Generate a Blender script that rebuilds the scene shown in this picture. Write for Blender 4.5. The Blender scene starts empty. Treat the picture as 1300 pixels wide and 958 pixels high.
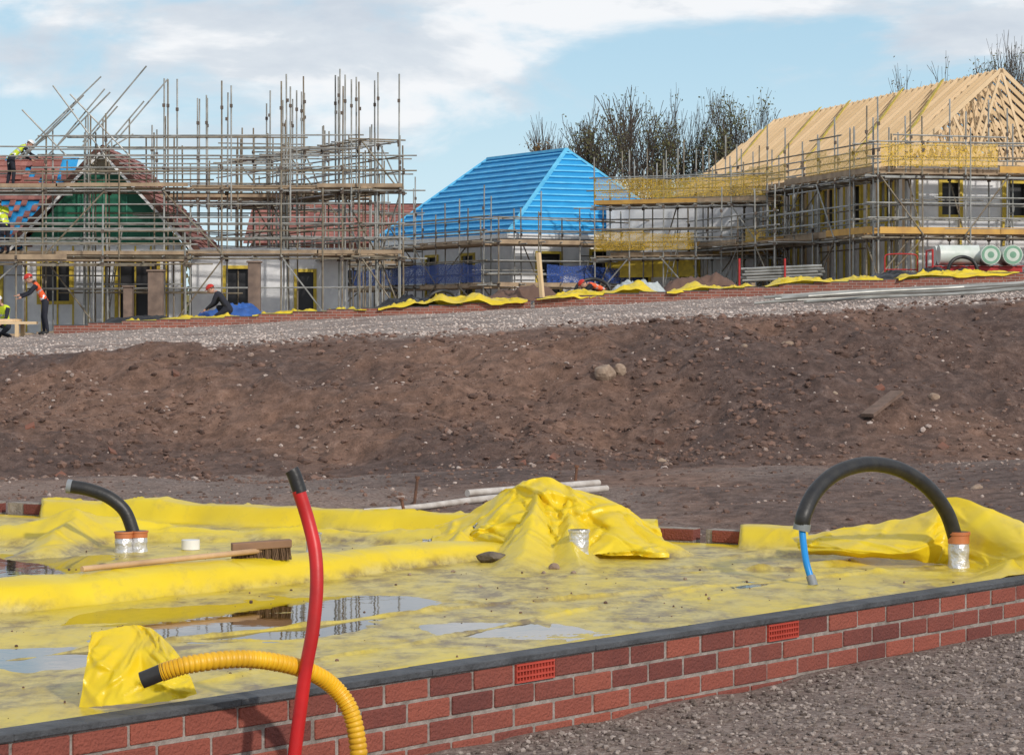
import bpy, math, random, bmesh
import numpy as np
from mathutils import Vector
random.seed(7); rng=np.random.default_rng(7)
F=3400.0; YH=415.0; CZ=1.45; ZS=0.30
def W(x,y,d): return Vector(((x-650)*d/F, d, CZ-(y-YH)*d/F))
def G(x,y,z=ZS):
    d=F*(CZ-z)/(y-YH); return Vector(((x-650)*d/F,d,z))
def vn(x,y,seed=0):
    x=np.asarray(x,float); y=np.asarray(y,float)
    ix=np.floor(x).astype(np.int64); iy=np.floor(y).astype(np.int64)
    fx=x-ix; fy=y-iy
    fx=fx*fx*fx*(fx*(fx*6-15)+10); fy=fy*fy*fy*(fy*(fy*6-15)+10)
    def h(a,b):
        n=(a*374761393+b*668265263+seed*974634777)&0x7fffffff
        n=((n^(n>>13))*1274126177)&0x7fffffff
        n=((n^(n>>15))*461845907)&0x7fffffff
        n=n^(n>>13)
        return (n&0xffff)/65535.0*2-1
    a=h(ix,iy); b=h(ix+1,iy); c=h(ix,iy+1); d=h(ix+1,iy+1)
    return (a*(1-fx)+b*fx)*(1-fy)+(c*(1-fx)+d*fx)*fy
def fbm(x,y,o=4,seed=0):
    s=0;a=1;t=0
    for i in range(o):
        s=s+a*vn(x*2**i+17.3*i,y*2**i-9.1*i,seed+i); t+=a; a*=.5
    return s/t
def sm(x,a,b):
    t=np.clip((x-a)/(b-a),0,1); return t*t*(3-2*t)
# ---------------- materials
def M(name,c1,c2=None,rough=.7,scale=6,bump=0,bscale=40,metal=0,island=False,detail=4,c3=None,spec=.5):
    m=bpy.data.materials.new(name); m.use_nodes=True; nt=m.node_tree; N=nt.nodes; L=nt.links
    b=N["Principled BSDF"]; b.inputs["Roughness"].default_value=rough; b.inputs["Metallic"].default_value=metal
    b.inputs["Specular IOR Level"].default_value=spec
    if c2 is None: c2=tuple(x*.72 for x in c1)
    tc=N.new("ShaderNodeTexCoord"); no=N.new("ShaderNodeTexNoise"); no.inputs["Scale"].default_value=scale; no.inputs["Detail"].default_value=detail
    L.new(tc.outputs["Object"],no.inputs["Vector"])
    cr=N.new("ShaderNodeValToRGB"); cr.color_ramp.elements[0].position=.32; cr.color_ramp.elements[1].position=.68
    cr.color_ramp.elements[0].color=(*c2,1); cr.color_ramp.elements[1].color=(*c1,1)
    if island:
        g=N.new("ShaderNodeNewGeometry"); ad=N.new("ShaderNodeMath"); ad.operation='MULTIPLY_ADD'
        L.new(no.outputs[0],ad.inputs[0]); ad.inputs[1].default_value=.35
        mm=N.new("ShaderNodeMath"); mm.operation='MULTIPLY'; mm.inputs[1].default_value=.72
        L.new(g.outputs["Random Per Island"],mm.inputs[0]); L.new(mm.outputs[0],ad.inputs[2])
        cr.color_ramp.elements[0].position=.15; cr.color_ramp.elements[1].position=.9
        if c3: e=cr.color_ramp.elements.new(.55); e.color=(*c3,1)
        L.new(ad.outputs[0],cr.inputs[0])
    else: L.new(no.outputs[0],cr.inputs[0])
    L.new(cr.outputs[0],b.inputs["Base Color"])
    if bump:
        n2=N.new("ShaderNodeTexNoise"); n2.inputs["Scale"].default_value=bscale; n2.inputs["Detail"].default_value=4
        L.new(tc.outputs["Object"],n2.inputs["Vector"]); bp=N.new("ShaderNodeBump"); bp.inputs["Strength"].default_value=bump; bp.inputs["Distance"].default_value=.02
        L.new(n2.outputs[0],bp.inputs["Height"]); L.new(bp.outputs[0],b.inputs["Normal"])
    return m
steel=M("galv_steel",(.42,.42,.40),(.22,.22,.20),.45,3,metal=.3)
steel2=M("weathered_steel",(.28,.25,.19),(.15,.11,.07),.6,4,metal=.1)
board=M("scaffold_board",(.42,.31,.20),(.25,.18,.12),.8,3)
ochre=M("painted_toe_board",(.62,.36,.08),(.45,.25,.07),.7,3)
coup=M("coupler_iron",(.12,.09,.07),rough=.7)
timber=M("new_timber",(.78,.58,.36),(.60,.43,.24),.7,4,island=True)
yelp=M("yellow_paint_timber",(.72,.54,.06),(.5,.36,.05),.6)
white=M("white_breather_wrap",(.88,.89,.90),(.70,.71,.74),.35,2.5,.35,3)
blueM=M("blue_roof_membrane",(.02,.33,.68),(.012,.25,.56),.5,1.2)
blueB=M("blue_treated_batten",(.16,.60,.88),(.08,.45,.75),.6,2)
bluenet=M("blue_sheeting",(.03,.12,.42),(.02,.07,.25),.6,4)
green=M("green_sheathing",(.02,.19,.11),(.012,.12,.07),.6,1.5)
brown=M("dark_barge_board",(.12,.05,.035),rough=.6)
cream=M("cream_render",(.70,.64,.50),rough=.8)
tile=M("red_clay_tile",(.36,.15,.12),(.20,.075,.065),.8,3,island=True,c3=(.29,.11,.09))
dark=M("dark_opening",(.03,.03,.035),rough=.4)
blackp=M("black_plastic",(.014,.014,.016),(.03,.028,.026),.45,20,.08,60)
silver=M("silver_foil_tape",(.78,.78,.79),(.5,.5,.52),.33,14,.8,25,metal=.5)
terra=M("terracotta_drain_plastic",(.55,.19,.07),(.42,.13,.05),.5,10)
bluepipe=M("blue_water_pipe",(.01,.30,.72),(.01,.22,.6),.35)
redp=M("red_duct_plastic",(.60,.014,.016),(.42,.014,.014),.42,8,.04,40)
yduct=M("yellow_duct_plastic",(.84,.48,.012),(.62,.33,.012),.45,8)
greyp=M("grey_plastic",(.25,.27,.29),rough=.5)
rustm=M("rusty_iron",(.20,.09,.05),(.09,.05,.035),.85,20)
concrete=M("concrete",(.42,.40,.37),(.25,.24,.22),.9,8)
hiyel=M("hi_vis_yellow",(.70,.85,.04),rough=.7); hior=M("hi_vis_orange",(.85,.13,.03),(.7,.09,.02),.7)
navy=M("dark_workwear",(.02,.022,.035),rough=.9); skin=M("skin",(.55,.32,.23),(.48,.26,.19),.6)
redh=M("red_helmet",(.6,.03,.015),rough=.3); whiteh=M("white_helmet",(.8,.8,.8),(.7,.7,.7),rough=.3)
redfr=M("red_painted_frame",(.5,.03,.03),rough=.5)
stonem=M("stone_mix",(.48,.40,.36),(.14,.085,.065),.9,30,island=True,c3=(.26,.18,.145))
clod=M("soil_clods",(.21,.125,.095),(.075,.044,.034),.95,20,island=True,c3=(.135,.08,.06))
stonel=M("limestone_gravel",(.62,.54,.49),(.28,.22,.19),.9,30,island=True,c3=(.46,.38,.34))
stoned=M("dark_gravel",(.38,.32,.285),(.09,.068,.057),.85,40,island=True,c3=(.20,.16,.138))
brickm=M("red_brick",(.31,.084,.054),(.14,.040,.033),.9,14,.6,90,island=True,c3=(.235,.064,.045))
mortar=M("mortar",(.36,.315,.285),(.20,.17,.15),.95,20,.5,80)
dpc=M("dark_dpc_capping",(.085,.09,.10),(.04,.042,.046),.65,9,.4,60)
airb=M("red_air_brick",(.52,.07,.045),(.40,.05,.03),.5)
bark=M("bark",(.10,.08,.065),(.05,.04,.03),.9)
leafA=M("autumn_leaves_olive",(.15,.13,.045),(.05,.06,.022),.7,1,island=True,c3=(.085,.09,.03))
leafB=M("autumn_leaves_brown",(.24,.13,.04),(.09,.065,.022),.7,1,island=True,c3=(.15,.095,.03))
# ---------------- builders
class MB:
    def __init__(s): s.v=[];s.f=[];s.m=[]
    def poly(s,pts,mat=0):
        b=len(s.v); s.v+= [tuple(p) for p in pts]; s.f.append(tuple(range(b,b+len(pts)))); s.m.append(mat)
    def obox(s,c,a,b,d,mat=0):
        c=Vector(c);a=Vector(a);b=Vector(b);d=Vector(d);n=len(s.v)
        for k in (-1,1):
            for i,j in ((-1,-1),(1,-1),(1,1),(-1,1)): s.v.append(tuple(c+a*i+b*j+d*k))
        for q in ((3,2,1,0),(4,5,6,7),(0,1,5,4),(1,2,6,5),(2,3,7,6),(3,0,4,7)):
            s.f.append(tuple(n+i for i in q)); s.m.append(mat)
    def box(s,x0,x1,y0,y1,z0,z1,mat=0):
        s.obox(((x0+x1)/2,(y0+y1)/2,(z0+z1)/2),((x1-x0)/2,0,0),(0,(y1-y0)/2,0),(0,0,(z1-z0)/2),mat)
    def beam(s,p,q,w,h,mat=0,up=(0,0,1)):
        p=Vector(p);q=Vector(q);d=q-p
        if d.length<1e-5:return
        u=Vector(up); sd=d.cross(u)
        if sd.length<1e-6: sd=d.cross(Vector((1,0,0)))
        sd.normalize(); n=sd.cross(d).normalized()
        s.obox((p+q)/2,d/2,sd*w/2,n*h/2,mat)
    def tube(s,p,q,r,mat=0,n=6,r2=None):
        p=Vector(p);q=Vector(q);d=(q-p)
        if d.length<1e-6:return
        d.normalize(); a=d.cross(Vector((0,0,1)))
        if a.length<.01:a=d.cross(Vector((1,0,0)))
        a.normalize();b=d.cross(a); r2=r if r2 is None else r2; k=len(s.v)
        for c,rr in((p,r),(q,r2)):
            for i in range(n):
                t=2*math.pi*i/n; s.v.append(tuple(c+a*math.cos(t)*rr+b*math.sin(t)*rr))
        for i in range(n):
            j=(i+1)%n; s.f.append((k+i,k+j,k+n+j,k+n+i)); s.m.append(mat)
        s.f.append(tuple(range(k+n-1,k-1,-1)));s.m.append(mat); s.f.append(tuple(range(k+n,k+2*n)));s.m.append(mat)
    def sweep(s,pts,rad,mat=0,n=16,sub=8,matf=None):
        P=[Vector(p) for p in pts]; Q=[];R=[]
        rad=rad if hasattr(rad,'__len__') else [rad]*len(P)
        for i in range(len(P)-1):
            a=P[max(i-1,0)];b=P[i];c=P[i+1];d=P[min(i+2,len(P)-1)]
            for k in range(sub):
                t=k/sub; Q.append(.5*((2*b)+(c-a)*t+(2*a-5*b+4*c-d)*t*t+(3*b-a-3*c+d)*t**3)); R.append(rad[i]*(1-t)+rad[i+1]*t)
        Q.append(P[-1]);R.append(rad[-1]); k0=len(s.v); ref=None
        for i,q in enumerate(Q):
            T=(Q[min(i+1,len(Q)-1)]-Q[max(i-1,0)]).normalized()
            if ref is None: ref=T.cross(Vector((.3,1,.2))).normalized()
            ref=(ref-T*ref.dot(T)).normalized(); b2=T.cross(ref)
            rr=R[i]*(matf(i) if matf else 1)
            for j in range(n):
                t=2*math.pi*j/n; s.v.append(tuple(q+ref*math.cos(t)*rr+b2*math.sin(t)*rr))
        for i in range(len(Q)-1):
            for j in range(n):
                jj=(j+1)%n; a=k0+i*n; s.f.append((a+j,a+jj,a+n+jj,a+n+j)); s.m.append(mat)
        s.f.append(tuple(range(k0+n-1,k0-1,-1)));s.m.append(mat); e=k0+(len(Q)-1)*n; s.f.append(tuple(range(e,e+n)));s.m.append(mat)
    def build(s,name,mats,parent=None,smooth=False,bevel=0):
        me=bpy.data.meshes.new(name); me.from_pydata(s.v,[],s.f)
        for m in mats: me.materials.append(m)
        me.polygons.foreach_set("material_index",s.m)
        if smooth:
            me.polygons.foreach_set("use_smooth",[True]*len(s.f))
        me.update(); o=bpy.data.objects.new(name,me); bpy.context.scene.collection.objects.link(o)
        if smooth and hasattr(me,"set_sharp_from_angle"): me.set_sharp_from_angle(angle=math.radians(50))
        if parent: o.parent=parent
        if bevel:
            b=o.modifiers.new("bevel","BEVEL"); b.width=bevel; b.segments=2; b.limit_method='ANGLE'
        return o
def empty(name):
    o=bpy.data.objects.new(name,None); bpy.context.scene.collection.objects.link(o); return o
def npmesh(name,V,Fc,mats,attrs=None,smooth=True,parent=None):
    V=np.asarray(V,np.float32);Fc=np.asarray(Fc,np.int32);k=Fc.shape[1]
    me=bpy.data.meshes.new(name); me.vertices.add(len(V)); me.vertices.foreach_set("co",V.ravel())
    me.loops.add(Fc.size); me.loops.foreach_set("vertex_index",Fc.ravel())
    me.polygons.add(len(Fc)); me.polygons.foreach_set("loop_start",np.arange(len(Fc),dtype=np.int32)*k)
    me.update(calc_edges=True)
    me.polygons.foreach_set("use_smooth",np.full(len(Fc),smooth))
    for n,a in (attrs or {}).items():
        at=me.attributes.new(n,'FLOAT','POINT'); at.data.foreach_set("value",np.asarray(a,np.float32).ravel())
    for m in mats: me.materials.append(m)
    me.validate(); o=bpy.data.objects.new(name,me); bpy.context.scene.collection.objects.link(o)
    if parent:o.parent=parent
    return o
def gridfaces(ny,nx):
    i=np.arange(ny*nx).reshape(ny,nx)
    return np.stack([i[:-1,:-1],i[:-1,1:],i[1:,1:],i[1:,:-1]],-1).reshape(-1,4)
# ---------------- slab frame
O=np.array([-0.553,8.556]); E1=np.array([.628,.778]); E2=np.array([-.778,.628])
def ST(x,y):
    dx=np.asarray(x)-O[0];dy=np.asarray(y)-O[1]; return dx*E1[0]+dy*E1[1], dx*E2[0]+dy*E2[1]
def SP(s,t,z=0): return Vector((O[0]+E1[0]*s+E2[0]*t, O[1]+E1[1]*s+E2[1]*t, z))
def sfar(t): return np.interp(t,[0,.9,2.4,7,14],[5.5,5.6,5.45,4.55,2.6])
def inslab(x,y):
    s,t=ST(x,y); return (t>-.06)&(s<sfar(t)+.12)
# ---------------- terrain
def plateau(x,y): return 1.42+.055*np.clip(x,-30,30)+.0125*(np.clip(y,0,110)-32)
def PB(x,y): return np.clip((y-26.3-1.1*fbm(x*.22,x*0+3,3,11))/5.6,0,1)
def T(x,y):
    x=np.asarray(x,float);y=np.asarray(y,float)
    near=.03+.026*np.clip(x,-3,4)+.03*fbm(x*.8,y*.8,3,5)*sm(y,12,17)+.02*fbm(x*3,y*3,3,6)+.07*fbm(x*.5,y*.35,3,41)*sm(y,14,18)
    near=near+.05*sm(y,14.5,18)*np.sin(y*2.3+x*.25+2*fbm(x*.4,y*.3,2,77))*.6
    p=PB(x,y)
    pr=.45*p*p*(3-2*p)+.55*(1-(1-p)**1.5)
    pl=plateau(x,y)
    w=sm(p,0,.25)*(1-sm(p,.75,1.0))
    z=near*(1-pr)+pl*pr
    z=z+w*(.24*fbm(x*.55+.3*y,y*.5,3,21)+.11*(1-np.abs(fbm(x*1.3,y*1.1,3,22)))*.8-.05+.085*fbm(x*3,y*3,4,23)+.035*fbm(x*8,y*8,3,24))
    z=z+(p>0)*np.minimum(1,p*6)*(.018*fbm(x*6,y*6,3,25))*(1-sm(y,60,90))
    z=z+sm(p,.9,1)*(.05*fbm(x*.6,y*.4,3,31)+.02*fbm(x*2,y*2,3,32))*(1-sm(y,75,90))
    return z
xs=np.concatenate([np.linspace(-900,-40,14),np.linspace(-36,-16,12),np.arange(-15,-7,.3),np.arange(-7,7,.055),np.arange(7,15.1,.3),np.linspace(16,36,12),np.linspace(40,900,14)])
ys=np.concatenate([np.linspace(-60,5,8),np.arange(6,34,.055),np.arange(34,110,.45),np.linspace(112,2500,24)])
XX,YY=np.meshgrid(xs,ys); ZZ=T(XX,YY); pp=PB(XX,YY)
def gravmask(x,y):
    p=PB(x,y); return np.where(p>.6,sm(p+.10*fbm(x*1.2,y*1.2,4,51),.90,1.02)*np.where(p>=1,1,.9),0)
grav=gravmask(XX,YY)
grav=np.maximum(grav,(pp<=0)*(YY>13.5)*(.08+.34*sm(fbm(XX*.4,YY*.5,4,52),-.1,.5)))
grav=np.where(YY<13.5,.5,grav)
def noise(sc,det=6,rough=.6,mp=None):
    n=N.new("ShaderNodeTexNoise");n.inputs["Scale"].default_value=sc;n.inputs["Detail"].default_value=det;n.inputs["Roughness"].default_value=rough
    if mp:
        m=N.new("ShaderNodeMapping");m.inputs["Scale"].default_value=mp;L.new(tc.outputs["Object"],m.inputs[0]);L.new(m.outputs[0],n.inputs["Vector"])
    else: L.new(tc.outputs["Object"],n.inputs["Vector"])
    return n
def ramp(src,els):
    r=N.new("ShaderNodeValToRGB");e=r.color_ramp.elements
    e[0].position=els[0][0];e[0].color=(*els[0][1],1);e[1].position=els[-1][0];e[1].color=(*els[-1][1],1)
    for p,c in els[1:-1]:
        q=e.new(p);q.color=(*c,1)
    L.new(src,r.inputs[0]);return r
def mixc(fac,a,bb):
    m=N.new("ShaderNodeMix");m.data_type='RGBA'
    if hasattr(fac,'links'): L.new(fac,m.inputs[0])
    else: m.inputs[0].default_value=fac
    for s,i in((a,6),(bb,7)):
        if hasattr(s,'links'): L.new(s,m.inputs[i])
        else: m.inputs[i].default_value=(*s,1)
    return m.outputs[2]
gm=bpy.data.materials.new("soil_and_gravel"); gm.use_nodes=True; nt=gm.node_tree;N=nt.nodes;L=nt.links;b=N["Principled BSDF"]
b.inputs["Roughness"].default_value=.92
tc=N.new("ShaderNodeTexCoord")
n1=noise(.33,4,.6);n2=noise(7,6,.75);n3=noise(38,4,.7)
soilA=ramp(n1.outputs[0],[(.35,(.100,.061,.050)),(.5,(.130,.078,.060)),(.60,(.200,.112,.076)),(.66,(.215,.125,.088))])
soilB=ramp(n2.outputs[0],[(.35,(.55,.55,.55)),(.5,(.97,.97,.97)),(.68,(1.4,1.36,1.32))])
mu=N.new("ShaderNodeMix");mu.data_type='RGBA';mu.blend_type='MULTIPLY';mu.inputs[0].default_value=1;L.new(soilA.outputs[0],mu.inputs[6]);L.new(soilB.outputs[0],mu.inputs[7])
grv=ramp(n3.outputs[0],[(.36,(.17,.125,.105)),(.5,(.34,.275,.24)),(.62,(.50,.43,.385))])
at=N.new("ShaderNodeAttribute");at.attribute_name="gravel"
fa=N.new("ShaderNodeMath");fa.operation='MULTIPLY_ADD';fa.use_clamp=True
sb=N.new("ShaderNodeMath");sb.operation='SUBTRACT';sb.inputs[1].default_value=.5;L.new(n2.outputs[0],sb.inputs[0])
L.new(sb.outputs[0],fa.inputs[0]);fa.inputs[1].default_value=1.0;L.new(at.outputs["Fac"],fa.inputs[2])
L.new(mixc(fa.outputs[0],mu.outputs[2],grv.outputs[0]),b.inputs["Base Color"])
bp=N.new("ShaderNodeBump");bp.inputs["Strength"].default_value=.9;bp.inputs["Distance"].default_value=.035
ad=N.new("ShaderNodeMath");ad.operation='ADD';L.new(n2.outputs[0],ad.inputs[0]);L.new(n3.outputs[0],ad.inputs[1]);L.new(ad.outputs[0],bp.inputs["Height"]);L.new(bp.outputs[0],b.inputs["Normal"])
npmesh("ground",np.stack([XX,YY,ZZ],-1).reshape(-1,3),gridfaces(len(ys),len(xs)),[gm],{"gravel":grav})
# ---------------- stones
t_=(1+5**.5)/2
ICO=np.array([(-1,t_,0),(1,t_,0),(-1,-t_,0),(1,-t_,0),(0,-1,t_),(0,1,t_),(0,-1,-t_),(0,1,-t_),(t_,0,-1),(t_,0,1),(-t_,0,-1),(-t_,0,1)])/1.9
ICF=np.array([(0,11,5),(0,5,1),(0,1,7),(0,7,10),(0,10,11),(1,5,9),(5,11,4),(11,10,2),(10,7,6),(7,1,8),(3,9,4),(3,4,2),(3,2,6),(3,6,8),(3,8,9),(4,9,5),(2,4,11),(6,2,10),(8,6,7),(9,8,1)])
def stones(name,n,y0,y1,smin,smax,mat,acc=None,pw=3,wide=.23,ex=1.0,x0=None,x1=None,bias=1,lift=.12):
    y=y0+(y1-y0)*rng.random(n)**bias; x=(rng.random(n)*2-1)*(wide*y+ex)
    if x0 is not None: x=x0+(x1-x0)*rng.random(n)
    k=~inslab(x,y)
    if acc is not None: k&=rng.random(n)<acc(x,y)
    x=x[k];y=y[k];n=len(x)
    s=smin+(smax-smin)*rng.random(n)**pw
    sc=s[:,None]*(.6+.6*rng.random((n,3))); sc[:,2]*=.7
    a=rng.random(n)*6.28;ca,sa=np.cos(a),np.sin(a)
    v=ICO[None]*(1+.28*(rng.random((n,12,1))-.5))*sc[:,None,:]*.5
    tl=(rng.random(n)-.5)*.9; v=np.stack([v[...,0],v[...,1]*np.cos(tl)[:,None]-v[...,2]*np.sin(tl)[:,None],v[...,1]*np.sin(tl)[:,None]+v[...,2]*np.cos(tl)[:,None]],-1)
    v=np.stack([v[...,0]*ca[:,None]-v[...,1]*sa[:,None],v[...,0]*sa[:,None]+v[...,1]*ca[:,None],v[...,2]],-1)
    v+=np.stack([x,y,T(x,y)+s*lift],-1)[:,None,:]
    f=(ICF[None]+(np.arange(n)*12)[:,None,None]).reshape(-1,3)
    return npmesh(name,v.reshape(-1,3),f,[mat],smooth=False)
stones("foreground_gravel",22000,7.6,13,.008,.03,stoned,x0=-.6,x1=3.3,pw=2)
stones("ground_rubble",5500,14.5,27,.010,.055,stonem,lambda x,y:.15+.8*sm(fbm(x*.5,y*.6,3,52),-.1,.5),pw=4)
stones("soil_clods",6000,14.5,27,.012,.07,clod,None,pw=4,lift=.02)
stones("soil_clods",17000,26,33,.02,.12,clod,lambda x,y:.25+.75*sm(fbm(x*.5,y*.8,3,63),-.1,.4),pw=4.5,lift=.03)
stones("bank_stones",7500,26,33,.012,.085,stonem,lambda x,y:.2+.8*sm(fbm(x*.6,y*.8,3,61),-.1,.4),pw=5,lift=.06)
stones("plateau_gravel",22000,30.5,72,.02,.065,stonel,lambda x,y:gravmask(x,y),pw=2,bias=1.6)
def rock(name,c,sx,sy,sz,mat,rot=0,seed=1):
    r=np.random.default_rng(seed)
    bm=bmesh.new(); bmesh.ops.create_icosphere(bm,subdivisions=3,radius=1)
    pl=[Vector(r.normal(size=3)).normalized() for _ in range(14)]
    for v in bm.verts:
        m=1
        for q in pl:
            d=v.co.dot(q); m=min(m,.78/d if d>.78 else 1)
        v.co*=m*(1+.05*float(fbm(v.co.x*2+seed,v.co.y*2+v.co.z*2,3,3)))
        x,y=v.co.x*sx,v.co.y*sy; v.co=Vector((x*math.cos(rot)-y*math.sin(rot),x*math.sin(rot)+y*math.cos(rot),v.co.z*sz))+Vector(c)
    me=bpy.data.meshes.new(name);bm.to_mesh(me);bm.free();me.materials.append(mat)
    o=bpy.data.objects.new(name,me);bpy.context.scene.collection.objects.link(o);return o
sandst=M("sandstone",(.36,.27,.20),(.22,.15,.11),.9,12,.6,30)
def onbank(x,y):
    for d in np.arange(14,75,.05):
        p=W(x,y,d)
        if p.z<=float(T(p.x,p.y)): return p
    return W(x,y,72)
p=onbank(768,480); rock("boulder",p+Vector((0,0,.05)),.13,.13,.12,sandst,.3,4);p=onbank(786,476); rock("boulder",p+Vector((0,0,.05)),.08,.08,.08,sandst,.9,5)
for i,(x,y,s) in enumerate([(1000,437,.06),(1185,505,.07),(945,440,.04),(840,585,.04),(1240,620,.05),(1060,500,.04)]):
    rock("boulder",onbank(x,y),s*1.3,s,s*.8,sandst,i,10+i)
mb=MB(); a=onbank(1100,533);b_=onbank(1138,506); mb.beam(a+Vector((0,-.06,.05)),b_+Vector((0,-.06,.07)),.15,.035); mb.build("timber_plank",[M("wet_timber",(.20,.13,.10),(.12,.08,.06),.8,10,.3)])
mb=MB()
for k in range(10):
    y=26.5+5*random.random(); x=(random.random()-.5)*12; a=random.random()*3
    mb.obox((x,y,float(T(x,y))-.005),(.05*math.cos(a),.05*math.sin(a),.02),(-.04*math.sin(a),.04*math.cos(a),.02),(0,-.01,.025))
mb.build("brick_fragments",[M("muddy_brick",(.22,.09,.06),(.13,.07,.05),.9)],bevel=.004)
# ---------------- brick walls
def brickwall(name,p0,dirv,inn,length,ztop,courses,thick,start=0,cap=True,vents=()):
    par=empty(name); d=Vector((*dirv,0)); w=Vector((*inn,0)); P=Vector((*p0,0))
    mo=MB(); mo.obox(P+d*(start+length/2)+w*(thick/2)+Vector((0,0,ztop-courses*.0375-.001)),d*(length/2-.002),w*(thick/2-.005),Vector((0,0,courses*.0375-.001)))
    mo.build("mortar",[mortar],par)
    mb=MB()
    for c in range(courses):
        z=ztop-c*.075-.0325-.005; off=(.1125 if c%2 else 0); n=int(length/.225)+1
        for i in range(-1,n):
            s0=start+i*.225+off
            if s0<start-.01 or s0+.215>start+length+.01: continue
            if any(cc==c and abs(s0-sv)<.12 for sv,cc in vents): continue
            j=lambda a:(random.random()-.5)*a
            mb.obox(P+d*(s0+.1075)+w*(thick/2+j(.005))+Vector((0,0,z+j(.004))),d*(.1062+j(.004))+w*j(.003),w*(thick/2),Vector((0,0,.0316+j(.0015)))+d*j(.001))
    mb.build("bricks",[brickm],par,bevel=.005)
    if cap:
        mb=MB(); n=int(length/.45)
        for i in range(n):
            mb.obox(P+d*(start+i*.45+.225)+w*(thick/2-.004)+Vector((0,0,ztop+.0115)),d*.2249,w*(thick/2+.004+random.random()*.003),Vector((0,0,.0105+random.random()*.0015)))
        mb.build("damp_course_cap",[dpc],par,bevel=.003)
    return par
def sof(x):
    k=(x-650)/F; return (k*O[1]-O[0])/(E1[0]-k*E1[1])
v1=round((sof(655))/.225)*.225; v2=round((sof(988))/.225)*.225
WS=-3.15
wall=brickwall("foundation_brick_wall",O,E1,E2,8.775,.29,4,.1,WS,True,[(v1,0),(v2,0)])
for v in (v1,v2):
    mb=MB(); d=Vector((*E1,0)); w=Vector((*E2,0)); P=Vector((*O,0)); z=.29-.0375
    mb.obox(P+d*(v+.1075)+w*.05+Vector((0,0,z)),d*.104,w*.035,Vector((0,0,.030)),1)
    for zz in (-.030,-.012,.008,.030-.002): mb.obox(P+d*(v+.1075)+w*.006+Vector((0,0,z+zz)),d*.1075,w*.012,Vector((0,0,.0035)),0)
    for k in range(13): mb.obox(P+d*(v+.1075-.104+k*.208/12)+w*.0075+Vector((0,0,z)),d*.0028,w*.012,Vector((0,0,.032)),0)
    mb.build("air_brick",[airb,dark],wall)
for (ta,tb) in ((0.1,2.4),(2.45,7.0),(7.05,11)):
    a=SP(float(sfar(ta))+.02,ta);b_=SP(float(sfar(tb))+.02,tb);dd=(b_-a);ln=dd.length;dd.normalize()
    inn=Vector((dd.y,-dd.x,0)); 
    if inn.dot(Vector((0,1,0)))<0: inn=-inn
    brickwall("foundation_brick_wall",(a.x,a.y),(dd.x,dd.y),(inn.x,inn.y),ln-.02,.372,4,.1,0,False)
# ---------------- membrane
ns,ntt=640,760
TT=np.linspace(.092,11,ntt)
UU,TG=np.meshgrid(np.linspace(0,1,ns),TT); SFA=sfar(TG); SG=-4+(SFA+.2+4)*UU
MX=O[0]+E1[0]*SG+E2[0]*TG; MY=O[1]+E1[1]*SG+E2[1]*TG
PXX=650+F*MX/MY
def ridge(pts,prof=1.4,warp=.05,seed=0,fold=.25,fs=5):
    g=[(G(x,y).x,G(x,y).y,h,w) for x,y,h,w in pts]
    wx=MX+warp*fbm(MX*2.2,MY*2.2,3,seed+70); wy=MY+warp*2*fbm(MX*2.2,MY*2.2,3,seed+80)
    out=np.zeros_like(MX)
    for (x0,y0,h0,w0),(x1,y1,h1,w1) in zip(g[:-1],g[1:]):
        dx,dy=x1-x0,y1-y0; t=np.clip(((wx-x0)*dx+(wy-y0)*dy)/(dx*dx+dy*dy+1e-9),0,1)
        dist=np.hypot(wx-x0-t*dx,wy-y0-t*dy); h=h0+(h1-h0)*t; w=w0+(w1-w0)*t
        u=np.clip(1-dist/w,0,1)
        v=h*(u**prof if prof>0 else np.sqrt(1-(1-u)**2)*sm(u,0,.35))
        out=np.maximum(out,v)
    f=1-np.abs(fbm(MX*fs+seed,MY*fs*.6,3,seed+90))*2.2
    return out*(1-fold+fold*f)
def lines(X,Y,n,seed,amp,wd,ln,ang=None,box=None,spread=1.6):
    r=np.random.default_rng(seed); out=np.zeros_like(X); x0,x1,y0,y1=box
    for _ in range(n):
        cx,cy=r.uniform(x0,x1),r.uniform(y0,y1); a=r.uniform(0,math.pi) if ang is None else ang+r.normal()*spread*.3
        l=ln*r.uniform(.4,1.3); w=wd*r.uniform(.4,1.6); am=amp*r.uniform(.3,1.2)*r.choice([1,1,-.7])
        k=(np.abs(X-cx)<l+w)&(np.abs(Y-cy)<l+w); xx=X[k]-cx;yy=Y[k]-cy
        u=(xx*math.cos(a)+yy*math.sin(a))/l; v=(-xx*math.sin(a)+yy*math.cos(a)); v=v+.12*l*u*u*r.normal()
        out[k]+=am*np.maximum(0,1-np.abs(v)/(w*(1.05-np.abs(np.clip(u,-1,1)))))*np.clip(1-u*u,0,1)
    return out
low=.0040*fbm(MX*1.1,MY*.7,3,101)+.0025*fbm(MX*4,MY*3,3,102)
for (x,y,rx,ry,dep) in [(320,788,.42,.60,.014),(485,765,.22,.35,.013),(640,798,.20,.20,.016),(960,742,.16,.3,.007),(20,716,.45,.5,.018),(50,836,.2,.3,.012),(760,775,.25,.35,.004),(160,780,.2,.3,.010),(860,760,.3,.3,.004)]:
    c=G(x,y); low-=dep*np.exp(-((MX-c.x)/rx)**2-((MY-c.y)/ry)**2)
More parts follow.
